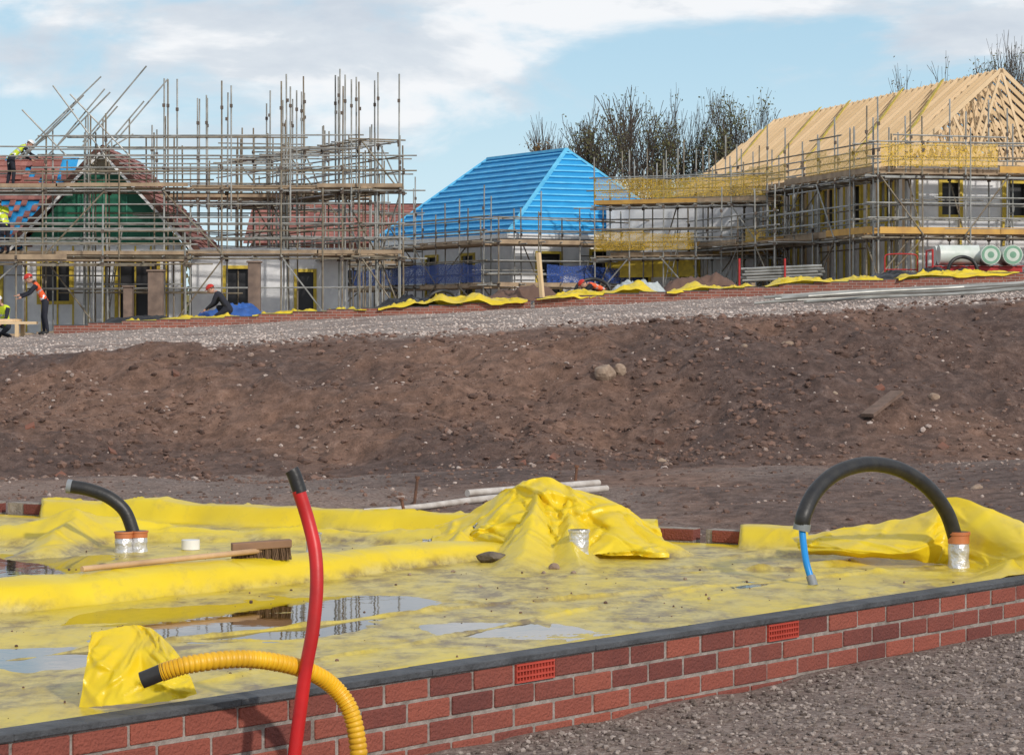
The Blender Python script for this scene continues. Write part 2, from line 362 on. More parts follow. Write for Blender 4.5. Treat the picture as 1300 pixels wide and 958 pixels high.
def crease(x0,y0,x1,y1,h,w,seed):
    a=G(x0,y0);b2=G(x1,y1);dx,dy=b2.x-a.x,b2.y-a.y;l=math.hypot(dx,dy)
    t=((MX-a.x)*dx+(MY-a.y)*dy)/l/l; di=((MX-a.x)*-dy+(MY-a.y)*dx)/l+.03*fbm(t*6,t*0,3,seed)
    return h*np.maximum(0,1-np.abs(di)/w)*(sm(t,-.02,.05)*(1-sm(t,.95,1.02)))*(.7+.5*fbm(t*9,t*0+2,2,seed+3))
cs=[(0,838,560,772,.022,.035),(240,868,900,745,.018,.03),(380,868,820,800,.014,.03),(540,775,1290,712,.018,.03),(560,760,900,800,.010,.025),(700,828,1200,738,.013,.03),(620,740,700,800,.006,.03),(850,720,1250,730,.020,.05),(0,800,380,775,.010,.03),(900,755,1010,735,.006,.03),(200,812,520,812,.010,.03),(650,735,1000,722,.010,.03)]
flat=ZS+low+.0008*fbm(MX*18,MY*12,3,103)
for i,c in enumerate(cs): flat=flat+crease(*c,i*5+200)
flat=flat+lines(MX,MY,120,11,.0035,.02,.6,ang=math.atan2(.5,.86),box=(-2.5,2.6,8,15.5))+lines(MX,MY,60,12,.0025,.016,.35,box=(-2.5,2.6,8,15.5))
H=np.zeros_like(MX); mx=np.maximum
roll=ridge([(-160,785,.12,.17),(0,772,.125,.18),(200,752,.12,.18),(400,731,.12,.17),(560,712,.10,.17),(640,702,.06,.15)],-1,.03,1,.08,2)
H=mx(H,roll)
R2=np.zeros_like(MX)
def ar(*a,**k):
    global R2; R2=mx(R2,ridge(*a,**k))
ar([(-120,687,.05,.22),(20,687,.10,.3),(95,686,.19,.33),(150,684,.12,.25),(200,682,.09,.2),(300,684,.06,.2),(450,686,.07,.2),(560,690,.08,.22)],1.0,.05,2,.2,4)
ar([(95,687,.16,.22),(60,704,.05,.15),(20,708,.02,.1)],1.0,.04,3,.15)
ar([(540,697,.06,.25),(600,696,.14,.30),(650,697,.24,.34),(682,698,.30,.38),(725,699,.27,.38),(760,700,.22,.34),(790,701,.21,.33),(832,704,.12,.22),(850,706,.01,.12)],1.0,.05,4,.18,3)
ar([(682,698,.30,.26),(668,716,.08,.16),(650,728,.01,.1)],1.0,.03,5,.15)
ar([(720,698,.26,.22),(730,716,.07,.12),(740,724,.01,.1)],1.0,.03,15,.15)
ar([(600,696,.13,.2),(560,706,.05,.15),(500,712,.02,.1)],1.0,.03,7,.15)
ar([(940,708,.02,.12),(1030,704,.05,.2),(1110,703,.06,.22),(1190,702,.08,.24),(1290,712,.1,.25),(1380,735,.1,.25)],1.0,.05,8,.15,3)
ar([(1130,704,.06,.15),(1080,716,.03,.12),(960,722,.015,.08)],1.0,.03,9,.15)
ar([(1300,722,.10,.2),(1270,735,.03,.13),(1230,738,.01,.1)],1.0,.03,11,.15)
hm=sm(R2,.01,.08)
R2=R2+hm*(lines(MX,MY,110,21,.024,.05,.30,box=(-.6,.9,13.2,15.2))+lines(MX,MY,90,22,.02,.045,.35,ang=.1,box=(-3.2,-.4,13.2,16.3))+lines(MX,MY,50,23,.02,.05,.3,box=(.9,2.8,12.2,14.5)))
H=mx(H,R2); H=H+sm(roll,.02,.1)*lines(MX,MY,80,24,.010,.03,.5,ang=math.atan2(.5,-.86),box=(-2.6,.3,11,14))
MZ=flat+H
sel=(H<.005)&(PXX>60)&(PXX<1250)&(SG<5)&(TG<3.5)
zw=float(np.percentile(MZ[sel],15))
de=SG-SFA
bare=np.maximum(sm(PXX,828,842)*(1-sm(PXX,930,950)),sm(PXX,1022,1030)*(1-sm(PXX,1062,1072)))
bare=np.maximum(bare,sm(PXX,-20,-5)*(1-sm(PXX,45,60)))
lip=(.100+.012*fbm(TG*3,TG*0,3,601)+.035*np.maximum(0,fbm(TG*1.4,TG*0+4,2,603)))
lk=sm(de,-.20-.12*fbm(TG*2.5,TG*0+9,2,605),-.01)
lipz=flat+lip*lk+lines(SG,TG,170,31,.022,.035,.25,ang=0,box=(4.2,5.9,0,8))*sm(de,-.25,-.05)
MZ=np.where((bare>.5)|(lk<=0),MZ,np.maximum(MZ,lipz))
out_=sm(de,.12,.17); MZ=MZ*(1-out_)+(MZ-.22)*out_
MZ=np.where((bare>.5)&(de>-.01),.06,MZ)
mudA=(1-sm(H,.012,.05))*(1-sm(de,-.25,-.1))
mm_=bpy.data.materials.new("yellow_polythene_membrane"); mm_.use_nodes=True; nt=mm_.node_tree;N=nt.nodes;L=nt.links;b=N["Principled BSDF"];tc=N.new("ShaderNodeTexCoord")
n1=noise(1.3,4,.6);n2=noise(9,6,.7,(1,.6,1));n4=noise(2.2,6,.7,(1.2,.45,1))
yel=ramp(n1.outputs[0],[(.3,(.80,.58,.015)),(.7,(.88,.68,.03))])
st=ramp(n2.outputs[0],[(.40,(.24,.165,.07)),(.50,(.48,.375,.12)),(.62,(.74,.60,.18))])
at=N.new("ShaderNodeAttribute");at.attribute_name="mud"
f1=N.new("ShaderNodeMapRange");f1.inputs[1].default_value=.38;f1.inputs[2].default_value=.58;f1.inputs[3].default_value=.15;f1.inputs[4].default_value=1.0;L.new(n4.outputs[0],f1.inputs[0])
f2=N.new("ShaderNodeMath");f2.operation='MULTIPLY';L.new(f1.outputs[0],f2.inputs[0]);L.new(at.outputs["Fac"],f2.inputs[1])
dst=ramp(n2.outputs[0],[(.56,(0,0,0)),(.74,(.30,.30,.30))])
c1=mixc(f2.outputs[0],yel.outputs[0],st.outputs[0]); c2=mixc(dst.outputs[0],c1,(.36,.27,.13))
L.new(c2,b.inputs["Base Color"]); b.inputs["Roughness"].default_value=.36
bp=N.new("ShaderNodeBump");bp.inputs["Strength"].default_value=.2;bp.inputs["Distance"].default_value=.006;L.new(n2.outputs[0],bp.inputs["Height"]);L.new(bp.outputs[0],b.inputs["Normal"])
trl=N.new("ShaderNodeBsdfTranslucent");L.new(c2,trl.inputs[0]);msx=N.new("ShaderNodeMixShader");msx.inputs[0].default_value=.15;L.new(b.outputs[0],msx.inputs[1]);L.new(trl.outputs[0],msx.inputs[2]);L.new(msx.outputs[0],N["Material Output"].inputs[0])
membrane=mm_
npmesh("yellow_damp_proof_membrane",np.stack([MX,MY,MZ],-1).reshape(-1,3),gridfaces(ntt,ns),[mm_],{"mud":mudA})
mb=MB(); q=[SP(-3.95,.11,.24),SP(5.3,.11,.24),SP(5.3,2.4,.24),SP(4.4,7,.24),SP(2.8,11,.24),SP(-3.95,11,.24)]; mb.poly(q); mb.build("concrete_slab",[concrete])
wm=bpy.data.materials.new("puddle_water");wm.use_nodes=True;nt=wm.node_tree;N=nt.nodes;L=nt.links;N.remove(N["Principled BSDF"])
tc=N.new("ShaderNodeTexCoord")
tr=N.new("ShaderNodeBsdfTransparent");tr.inputs[0].default_value=(.55,.46,.28,1);gl=N.new("ShaderNodeBsdfGlossy");gl.inputs["Roughness"].default_value=.015;gl.inputs[0].default_value=(1,1,1,1)
fr=N.new("ShaderNodeFresnel");fr.inputs[0].default_value=1.45;mxs=N.new("ShaderNodeMixShader");L.new(fr.outputs[0],mxs.inputs[0]);L.new(tr.outputs[0],mxs.inputs[1]);L.new(gl.outputs[0],mxs.inputs[2])
nn=noise(14,2,.5);bp=N.new("ShaderNodeBump");bp.inputs["Strength"].default_value=.02;bp.inputs["Distance"].default_value=.01;L.new(nn.outputs[0],bp.inputs["Height"]);L.new(bp.outputs[0],gl.inputs["Normal"])
L.new(mxs.outputs[0],N["Material Output"].inputs[0])
mb=MB()
mb.poly([SP(-3.9,.1,zw),SP(5.35,.1,zw),SP(5.25,2.4,zw),SP(4.4,7,zw),SP(2.9,11,zw),SP(-3.9,11,zw)]); mb.build("puddle_water",[wm])
def loft(name,rows,mat,sub=14,crumple=.01,seed=0,parent=None,nl=40):
    A=np.array([[tuple(p) for p in r] for r in rows],float)
    def up(A,ax,k):
        n=A.shape[ax]; t=np.linspace(0,n-1,(n-1)*k+1); i=np.clip(np.floor(t).astype(int),0,n-2); f=(t-i)
        g=lambda j:np.take(A,np.clip(j,0,n-1),axis=ax)
        sh=[1]*A.ndim; sh[ax]=len(t); f=f.reshape(sh)
        a,b2,c,d=g(i-1),g(i),g(i+1),g(i+2)
        return .5*(2*b2+(c-a)*f+(2*a-5*b2+4*c-d)*f*f+(3*b2-a-3*c+d)*f**3)
    A=up(up(A,0,sub),1,sub); r,c=A.shape[:2]
    uu,vv=np.meshgrid(np.arange(c)/sub,np.arange(r)/sub)
    dl=lines(uu,vv,nl,seed+400,crumple,.22,1.2,box=(0,uu.max(),0,vv.max()))
    A[...,1]-=dl; A[...,2]+=dl*.35+crumple*.5*fbm(uu*1.5,vv*1.5,3,seed+410)
    o=npmesh(name,A.reshape(-1,3),gridfaces(r,c),[mat],{"mud":np.zeros(r*c)})
    if parent:o.parent=parent
    return o
loft("yellow_membrane_flap",[
 [W(116,803,8.30),W(150,797,8.36),W(185,795,8.42),W(204,806,8.34),W(228,832,8.24)],
 [W(112,830,8.22),W(150,826,8.24),W(180,822,8.28),W(203,830,8.20),W(236,846,8.17)],
 [W(106,865,8.16),W(145,862,8.14),W(180,860,8.16),W(212,862,8.10),W(243,862,8.12)],
 [W(100,898,8.12),W(140,896,8.08),W(180,893,8.08),W(215,890,8.06),W(250,880,8.10)]],membrane,16,.016,3)
loft("yellow_membrane_flap",[
 [W(1004,682,13.35),W(1060,672,13.3),W(1120,664,13.3),W(1175,650,13.25),W(1206,631,13.22),W(1252,643,13.05),W(1300,662,12.9),W(1350,690,12.8)],
 [W(1010,691,13.2),W(1060,684,13.1),W(1120,680,13.05),W(1172,676,13.0),W(1203,662,13.1),W(1250,674,12.85),W(1300,688,12.6),W(1350,708,12.5)],
 [W(1016,699,13.1),W(1062,697,12.92),W(1118,699,12.85),W(1168,698,12.85),W(1200,690,13.0),W(1250,702,12.8),W(1300,712,12.45),W(1350,728,12.3)],
 [W(1024,703,13.15),W(1064,704,12.98),W(1116,709,12.9),W(1165,712,12.9),W(1198,716,12.95),W(1252,724,12.7),W(1300,733,12.3),W(1350,747,12.05)]],membrane,18,.024,8,nl=40)
loft("yellow_membrane_flap",[
 [W(552,670,14.3),W(600,648,14.2),W(645,622,14.1),W(684,608,14.0),W(730,619,14.0),W(790,640,13.9),W(838,674,13.85)],
 [W(550,680,14.15),W(600,664,14.0),W(642,644,13.85),W(690,640,13.75),W(735,645,13.75),W(795,660,13.65),W(843,690,13.6)],
 [W(548,688,14.0),W(598,679,13.8),W(640,668,13.65),W(694,668,13.5),W(738,678,13.5),W(800,682,13.4),W(848,701,13.4)],
 [W(546,697,13.9),W(596,692,13.7),W(636,692,13.5),W(690,699,13.35),W(742,704,13.3),W(800,705,13.25),W(850,709,13.2)]],membrane,20,.042,12,nl=60)
# ---------------- pipes
def pipe(name,parts):
    if len(parts)==1:
        pts,rad,mat,kw=parts[0]; mb=MB(); mb.sweep(pts,rad,0,20,**kw); return mb.build(name,[mat],smooth=True)
    par=empty(name)
    for i,(pts,rad,mat,kw) in enumerate(parts):
        mb=MB(); mb.sweep(pts,rad,0,20,**kw); mb.build(mat.name+"_part",[mat],par,smooth=True)
    return par
pipe("black_hose",[([W(1018,668,12.1),W(1021,652,12.1),W(1035,624,12.18),W(1062,600,12.3),W(1100,589,12.45),W(1140,595,12.6),W(1175,616,12.7),W(1200,647,12.78),W(1212,680,12.82),W(1215,700,12.84)],.036,blackp,{}),
 ([W(1019,664,12.1),W(1017,673,12.1)],.039,greyp,{}),
 ([W(1018,668,12.1),W(1020,690,12.06),W(1024,715,12.0),W(1031,738,11.97)],.0155,bluepipe,{}),
 ([W(1029,731,11.97),W(1033,744,11.95)],.021,greyp,{})])
def drain(x,y,h,r,mats,z0=0):
    g=G(x,y)+Vector((0,0,z0)); par=empty("drain_pipe_stub")
    mb=MB(); mb.sweep([g+Vector((0,0,-.02)),g+Vector((0,0,h*.25)),g+Vector((0,0,h*.5)),g+Vector((0,0,h*.75))],[r*1.2,r*1.02,r*1.1,r],0,20,4); mb.build("foil_wrap",[mats[0]],par,True)
    mb=MB(); mb.sweep([g+Vector((0,0,h*.7)),g+Vector((0,0,h))],[r*1.1,r*1.1],0,20,3); mb.sweep([g+Vector((0,0,h*.95)),g+Vector((0,0,h*1.04))],[r*1.2,r*1.2],0,20,2); mb.build("socket",[mats[1]],par,True)
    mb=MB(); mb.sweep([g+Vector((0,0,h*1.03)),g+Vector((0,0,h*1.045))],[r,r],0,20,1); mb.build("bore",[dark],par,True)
drain(1217,720,.165,.047,(silver,terra)); drain(1248,716,.11,.035,(silver,silver))
drain(157,700,.10,.042,(silver,terra)); drain(176,699,.10,.042,(silver,terra)); drain(735,712,.13,.045,(silver,silver),.02); drain(398,702,.10,.036,(silver,silver))
pipe("black_hose",[([W(88,617,13.8),W(112,621,13.8),W(138,631,13.8),W(158,648,13.8),W(168,672,13.8),W(172,690,13.8)],.034,blackp,{}),([W(91,617.5,13.8),W(85,616.5,13.8)],.036,greyp,{})])
pipe("red_duct",[([W(379,622,8.0),W(391,660,8.0),W(400,700,7.98),W(402,745,7.96),W(397,800,7.95),W(388,850,7.95),W(380,910,7.95),W(372,975,7.95),W(368,1040,7.95)],.0205,redp,{}),
 ([W(370,596,8.0),W(374,604,8.0),W(381,625,8.0)],.0215,blackp,{})])
dp=[W(205,853,7.85),W(240,843,7.85),W(300,836,7.9),W(350,840,7.95),W(393,852,8.0),W(424,872,8.05),W(446,905,8.05),W(456,960,8.05),W(458,1030,8.05)]
pipe("yellow_corrugated_duct",[(dp,.0255,yduct,dict(sub=48,matf=lambda i:1+.06*(1 if (i%6)<4 else -1))),([W(180,863,7.85),W(195,857,7.85),W(212,850,7.85)],.025,blackp,{})])
def zmem(x,y):
    i=np.argmin((MX-x)**2+(MY-y)**2); return float(MZ.ravel()[i])
def patch(x0,y0,x1,y1,name="foil_tape_patch"):
    a=G(x0,y0);b2=G(x1,y1)
    gx=np.linspace(a.x,b2.x,14);gy=np.linspace(a.y,b2.y,14);V=[]
    for j,yy in enumerate(gy):
        for i,xx in enumerate(gx): V.append((xx+.008*math.sin(j*2.1),yy+.02*math.sin(i*1.7),zmem(xx,yy)+.006))
    npmesh(name,V,gridfaces(14,14),[silver])
patch(312,708,322,702);patch(330,706,345,702);patch(600,700,608,694);patch(536,699,548,694)
g=G(242,697); mb=MB(); mb.sweep([g,g+Vector((0,0,.05))],[.048,.048],0,20,2); mb.build("white_pipe_cap",[whiteh],smooth=True)
g=G(624,714); rock("stone",g+Vector((0,0,.025)),.085,.06,.035,M("dark_stone",(.16,.13,.10),(.09,.07,.05),.8,20,.4),.2,31)
for x,y,s in [(704,722,.03),(728,728,.015),(575,726,.012),(520,730,.012),(690,728,.014),(870,735,.01),(610,745,.01),(900,760,.01)]: rock("stone",G(x,y)+Vector((0,0,s*.3)),s,s*.8,s*.7,sandst,x,int(x))
r=np.random.default_rng(3);n=300;ss=r.uniform(-2,5,n);tt=r.uniform(.2,5,n);k=ss<sfar(tt)-.3;ss=ss[k];tt=tt[k]
px=O[0]+E1[0]*ss+E2[0]*tt;py=O[1]+E1[1]*ss+E2[1]*tt;V=[];Fc=[]
for i in range(len(px)):
    z=zmem(px[i],py[i]); 
    if z>ZS+.03: continue
    s=.002+.007*r.random()**3; V.append(ICO*s*r.uniform(.6,1.2,(1,3))+np.array([px[i],py[i],z+s*.3])); Fc.append(ICF+12*len(Fc))
npmesh("grit",np.concatenate(V),np.concatenate(Fc),[clod],smooth=False)
par=empty("broom")
a=G(104,762);b_=G(352,737)
zc=max(zmem(a.x+(b_.x-a.x)*u,a.y+(b_.y-a.y)*u) for u in np.linspace(0,1,14)); a.z=zc+.010; b_.z=zc+.022
mb=MB(); mb.tube(a,b_,.0125,0,12); mb.build("handle",[M("broom_handle_wood",(.58,.38,.21),(.42,.26,.14),.6,8)],par,True)
c=b_-(b_-a).normalized()*.10; ax=Vector((.97,.22,.05)).normalized()
mb=MB(); mb.obox(c+Vector((0,0,.025)),ax*.135,Vector((-.22,.97,0))*.03,Vector((0,0,.018))); mb.build("head",[M("broom_head_wood",(.30,.17,.10),rough=.8)],par,bevel=.005)
mb=MB()
for i in range(700):
    u,v=random.uniform(-1,1),random.uniform(-1,1); q=c+ax*.13*u+Vector((-.22,.97,0))*.027*v+Vector((0,0,.008)); mb.tube(q,q+Vector((random.uniform(-.012,.012),random.uniform(-.012,.012),-.055)),.0015,0,3)
mb.build("bristles",[M("bristles",(.20,.12,.07),rough=.9)],par)
# ---------------- mid ground bits
mb=MB(); a=onbank(462,654);b_=onbank(770,629)
mb.sweep([a+Vector((0,0,.04)),a.lerp(b_,.2)+Vector((0,-.3,.05)),a.lerp(b_,.5)+Vector((0,-.1,.06)),b_+Vector((0,0,.06))],[.012,.022,.028,.028],0,12)
mb.sweep([a.lerp(b_,.4)+Vector((0,.3,.09)),a.lerp(b_,.97)+Vector((0,.35,.09))],[.028,.028],0,12)
mb.build("white_plastic_pipe",[M("dirty_white_plastic",(.6,.56,.52),(.35,.3,.26),.5,8)],smooth=True)
for x,y,yt,lean in [(728,622,590,.03),(518,657,632,-.05),(524,640,604,.04)]:
    g=onbank(x,y);mb=MB();h=(y-yt)*g.y/F;mb.tube(g-Vector((0,0,.1)),g+Vector((lean,0,h)),.012,0,8);mb.tube(g+Vector((lean*.9,0,h*.9)),g+Vector((lean,0,h)),.02,0,8);mb.build("iron_stake",[rustm])
mb=MB()
for i in range(16):
    y0=39+random.random()*5;x0=3.9+random.random()*.9;x1=9.5+random.random();y1=y0+random.uniform(-1.2,1.2);k=i%3*.045+.03
    P=[Vector((x,y,float(T(x,y))+k+.03)) for x,y in [(x0+(x1-x0)*u/5,y0+(y1-y0)*u/5) for u in range(6)]]
    mb.sweep(P,.022,0,8,3)
mb.build("steel_tube_bundle",[steel])
# ---------------- plot walls on plateau
pbrick=bpy.data.materials.new("plot_brick");pbrick.use_nodes=True;nt=pbrick.node_tree;N=nt.nodes;L=nt.links
tc=N.new("ShaderNodeTexCoord");sx=N.new("ShaderNodeSeparateXYZ");cx=N.new("ShaderNodeCombineXYZ");L.new(tc.outputs["Object"],sx.inputs[0]);L.new(sx.outputs[0],cx.inputs[0]);L.new(sx.outputs[2],cx.inputs[1])
bt=N.new("ShaderNodeTexBrick");L.new(cx.outputs[0],bt.inputs["Vector"]);bt.inputs["Scale"].default_value=1;bt.inputs["Brick Width"].default_value=.225;bt.inputs["Row Height"].default_value=.075;bt.inputs["Mortar Size"].default_value=.007
bt.inputs["Color1"].default_value=(.32,.11,.075,1);bt.inputs["Color2"].default_value=(.20,.07,.05,1);bt.inputs["Mortar"].default_value=(.3,.25,.22,1)
L.new(bt.outputs[0],N["Principled BSDF"].inputs["Base Color"]);N["Principled BSDF"].inputs["Roughness"].default_value=.9
def plot(name,x0,y0,x1,y1,h):
    n=max(1,int(math.hypot(x1-x0,y1-y0)/.9));mb=MB()
    for i in range(n):
        a=Vector((x0+(x1-x0)*i/n,y0+(y1-y0)*i/n,0));b2=Vector((x0+(x1-x0)*(i+1)/n,y0+(y1-y0)*(i+1)/n,0));m=(a+b2)/2
        zt=float(plateau(m.x,m.y))+h+.02*math.sin(i); mb.obox(Vector((m.x,m.y,zt-.3)),(b2-a)*.499,Vector((0,.1,0)),Vector((0,0,.3)))
        mb.obox(Vector((m.x,m.y,zt+.012)),(b2-a)*.499,Vector((0,.11,0)),Vector((0,0,.01)),1)
    mb.build(name,[pbrick,dpc])
plot("plot_brick_wall",-12.3,72,0.5,72.3,.22); plot("plot_brick_wall",.6,71.2,20,70.5,.24)
def ribbon(name,x0,x1,yc,dep,seed,base,bumps=()):
    xs_=np.arange(x0,x1,.03);v=np.linspace(0,1,34);A,Vv=np.meshgrid(xs_,v);e=sm(A,x0,x0+.3)*(1-sm(A,x1-.3,x1))
    B=yc-.02-.13*sm(fbm(A*.9,A*0,2,seed+8),0,.3)+dep*Vv*(1+.3*fbm(A*.4,A*0,2,seed+9))
    h=.03+.16*np.maximum(0,fbm(A*1.0,B*1.2,3,seed)+.05)
    for cx_,w_,hh in bumps: h=h+hh*np.exp(-((A-cx_)/w_)**2)*(.75+.5*fbm(A*2.5,B*2,2,seed+6))
    h=h*np.sin(np.clip(Vv*.9+.1,0,1)*math.pi)**.4*(.3+.7*e)
    h=h+lines(A,B,int((x1-x0)*14),seed+2,.07,.07,.3,box=(x0,x1,yc,yc+dep))*e
    drop=(.02+.16*np.maximum(0,fbm(A*1.3,A*0+3,3,seed+5)))*(1-sm(Vv,0,.07))
    Z=plateau(A,B)+base+h-.12*(Vv>.97)-drop
    npmesh(name,np.stack([A,B,Z],-1).reshape(-1,3),gridfaces(len(v),len(xs_)),[membrane],{"mud":np.zeros(A.size)+.15})
for (x0,x1,yc,sd_,bs,bu) in [(-10.6,-7.4,72.1,500,.21,[(-9,.5,.08)]),(-7.0,-3.9,72.12,503,.21,[(-6,.4,.08)]),(-3.6,.42,72.15,506,.22,[(-1.9,.4,.26),(-1.0,.3,.18),(-2.7,.3,.12)]),
  (.65,3.9,71.05,520,.24,[(1.7,.4,.12),(3.2,.5,.2)]),(4.1,6.5,71.0,523,.24,[(4.9,.5,.16)]),(6.7,9.9,70.85,540,.25,[(7.6,.6,.24),(9.3,.4,.12)]),(10.2,13.4,70.75,543,.25,[(11,.5,.08)]),(13.7,19,70.6,546,.25,[])]:
    ribbon("yellow_damp_proof_membrane",x0,x1,yc,1.1,sd_,bs,bu)
blk=M("black_polythene",(.015,.015,.017),rough=.35)
def tarp(name,x,y,w,d,h,mat,seed):
    A,B=np.meshgrid(np.linspace(-1,1,40),np.linspace(-1,1,24)); e=np.clip(1-A**4,0,1)*np.clip(1-B**4,0,1)
    Z=(h*e*(.65+.5*fbm(A*2+seed,B*2,3,seed))*(1-.5*np.abs(fbm(A*5,B*5,2,seed+2))))
    X=x+A*w/2;Y=y+B*d/2; npmesh(name,np.stack([X,Y,plateau(X,Y)+.2+Z],-1).reshape(-1,3),gridfaces(24,40),[mat],{"mud":np.zeros(A.size)})
tarp("black_polythene_sheet",-2.9,73.2,1.8,1.2,.42,blk,1);tarp("black_polythene_sheet",-10.2,73.4,2.0,1.2,.3,blk,2);tarp("black_polythene_sheet",10.8,72.6,2.6,1.6,.4,blk,3);tarp("black_polythene_sheet",12.6,73.1,1.6,1.6,.3,blk,5)
tarp("clear_polythene_sheet",3.4,73.0,1.6,1.4,.5,M("clear_polythene",(.55,.6,.6),rough=.3),7);tarp("blue_tarpaulin",-7.9,74.8,1.9,1,.5,bluenet,8);tarp("sand_pile",.3,74.5,2.2,1.6,.5,clod,9);tarp("sand_pile",5.3,75.5,2.2,1.6,.6,clod,19)
for (x,y,sx_,h) in [(2.2,73,1.1,.55),(12.2,72.5,.9,.6),(-1.9,73.2,.9,.45)]:
    z=float(plateau(x,y))+.15; mb=MB(); mb.sweep([(x-sx_/2,y,z),(x-sx_*.35,y,z+h*.75),(x,y+.1,z+h),(x+sx_*.35,y,z+h*.75),(x+sx_/2,y,z)],.05,0,10);mb.build("black_hose",[blackp],smooth=True)
z=float(plateau(.8,73));mb=MB();mb.beam((.85,73,z),(.72,73.1,z+1.5),.1,.1,0);mb.build("timber_post",[timber])
for x,yt,wd in [(163,365,.25),(198,345,.42),(323,334,.34)]:
    X=(x-650)*76/F;z=float(plateau(X,76));zt=CZ-(yt-YH)*76/F;mb=MB();mb.box(X-wd/2,X+wd/2,75.8,76.2,z-.1,zt,0);mb.box(X-wd/2-.04,X+wd/2+.04,75.76,76.24,zt+.001,zt+.06,0);mb.build("concrete_post",[M("pier_stone",(.24,.17,.13),(.14,.10,.08),.9,4)],bevel=.02)
# ---------------- scaffolding
def scaffold(name,p,q,zbase,lifts,boards,ztop,width=1.25,bay=1.9,tall=(),tallz=9.1,dens=1,net=None,netz=None,seed=0,inner=1,extra=0,toe=.15,och=0):
    r=random.Random(seed+99);mb=MB();p=Vector((*p,0));q=Vector((*q,0));d=q-p;Ln=d.length;d.normalize();w=Vector((-d.y,d.x,0))*inner*width
    n=max(2,round(Ln/bay));up=Vector((0,0,1))
    def Z(v):return float(plateau(v.x,v.y)) if zbase is None else zbase
    for i in range(n+1):
        for k in (0,1):
            b0=p+d*(Ln*i/n)+w*k+Vector((r.uniform(-.05,.05),r.uniform(-.05,.05),0))
            zt=ztop+r.choice([0,.1,.3,.6,-.3])+r.uniform(-.1,.2)
            if i in tall: zt=tallz+r.uniform(-.5,.2)
            lean=Vector((r.uniform(-.04,.04),r.uniform(-.04,.04),0)); z0=Z(b0)
            mb.tube(b0+up*(z0),b0+lean+up*zt,.027,r.choice([0,0,1]))
            mb.box(b0.x-.25,b0.x+.25,b0.y-.12,b0.y+.12,z0-.02,z0+.05,2)
            for z in lifts: mb.box(b0.x-.05,b0.x+.05,b0.y-.06,b0.y+.05,z-.06,z+.05,3)
            for z in (ztop-.9,zt-.8): mb.box(b0.x-.04,b0.x+.04,b0.y-.05,b0.y+.05,z-.05,z+.05,3)
            if i in tall and r.random()<.7: 
                b1=b0+d*.28; mb.tube(b1+up*(ztop-2.5),b1+up*(tallz-r.uniform(0,.6)),.027,0); mb.box(b1.x-.04,b1.x+.04,b1.y-.05,b1.y+.05,tallz-1,tallz-.9,3)
        for z in lifts:
            a=p+d*(Ln*i/n); mb.tube(a-w*r.uniform(.15,.4)+up*(z+.05),a+w*(1+r.uniform(.1,.3))+up*(z+.05),.025,r.choice([0,1]),5)
            a=a+d*Ln/n*.5
            if i<n: mb.tube(a-w*.15+up*(z+.05),a+w*1.15+up*(z+.05),.025,r.choice([0,1]),5)
    for z in lifts:
        for k in (0,1):
            o1,o2=r.uniform(.1,.9),r.uniform(.1,.9); mb.tube(p-d*o1+w*k+up*z,q+d*o2+w*k+up*(z+r.uniform(-.03,.03)),.025,r.choice([0,0,1]))
    for _ in range(extra):
        z=r.uniform(Z(p)+1,ztop-.2);s0=r.uniform(-.5,Ln*.6);s1=s0+r.uniform(2.5,6);k=r.choice([0,1]);mb.tube(p+d*s0+w*k-w*.03+up*z,p+d*min(s1,Ln+.6)+w*k-w*.03+up*(z+r.uniform(-.05,.05)),.025,r.choice([0,1]))
    for _ in range(extra//2):
        s0=r.uniform(0,Ln);b0=p+d*s0+w*r.choice([-.05,.5,1.05]);mb.tube(b0+up*Z(b0),b0+up*(ztop-r.uniform(0,1.6)),.025,r.choice([0,1]))
    for z in boards:
        for k in range(5):
            s=0
            while s<Ln:
                l=min(3.9,Ln-s); c=p+d*(s+l/2)+w*(.12+.19*k)+up*(z+.10+r.uniform(0,.02))
                if r.random()<.9: mb.obox(c,d*(l/2-.02),w.normalized()*.11,up*.019,2)
                s+=3.9
        for k in (0,1):
            s=0
            while s<Ln:
                l=min(3.9,Ln-s)
                if r.random()<.8: mb.obox(p+d*(s+l/2)+w*(k*1.06-.03)+up*(z+.13+toe/2+r.uniform(-.02,.02)),d*(l/2+.02),w.normalized()*.018,up*toe/2,5 if r.random()<och else 2)
                s+=3.9
            for g in (.6,1.05): mb.tube(p-d*r.uniform(.1,.5)+w*k+up*(z+g),q+d*r.uniform(.1,.5)+w*k+up*(z+g+r.uniform(-.03,.03)),.025,r.choice([0,0,1]))
        if net is not None and (netz is None or z in netz):
            s=0
            while s<Ln-.2:
                l=min(1.9,Ln-s); u=r.uniform(.85,1.05)
                if r.random()<.8: mb.poly([p+d*s-w*.06+up*(z+.3),p+d*(s+l)-w*.06+up*(z+.3),p+d*(s+l)-w*.06+up*(z+u),p+d*(s+l*.5)-w*.06+up*(z+u-.06),p+d*s-w*.06+up*(z+u)],4)
                s+=l
    zz=[Z(p)]+list(lifts)
    for i in range(0,n,2):
        for j in range(len(zz)-1):
            a=p+d*Ln*i/n-w*.05;b2=p+d*Ln*min(i+1,n)/n-w*.05
            if (i//2+j)%2:a,b2=b2,a
            if r.random()<.65*dens: mb.tube(a+up*(zz[j]+.1),b2+up*zz[j+1],.025,r.choice([0,1]),5)
            if r.random()<.5*dens:
                mb.tube(a+up*zz[j],a+w+up*zz[j+1],.025,1,5)
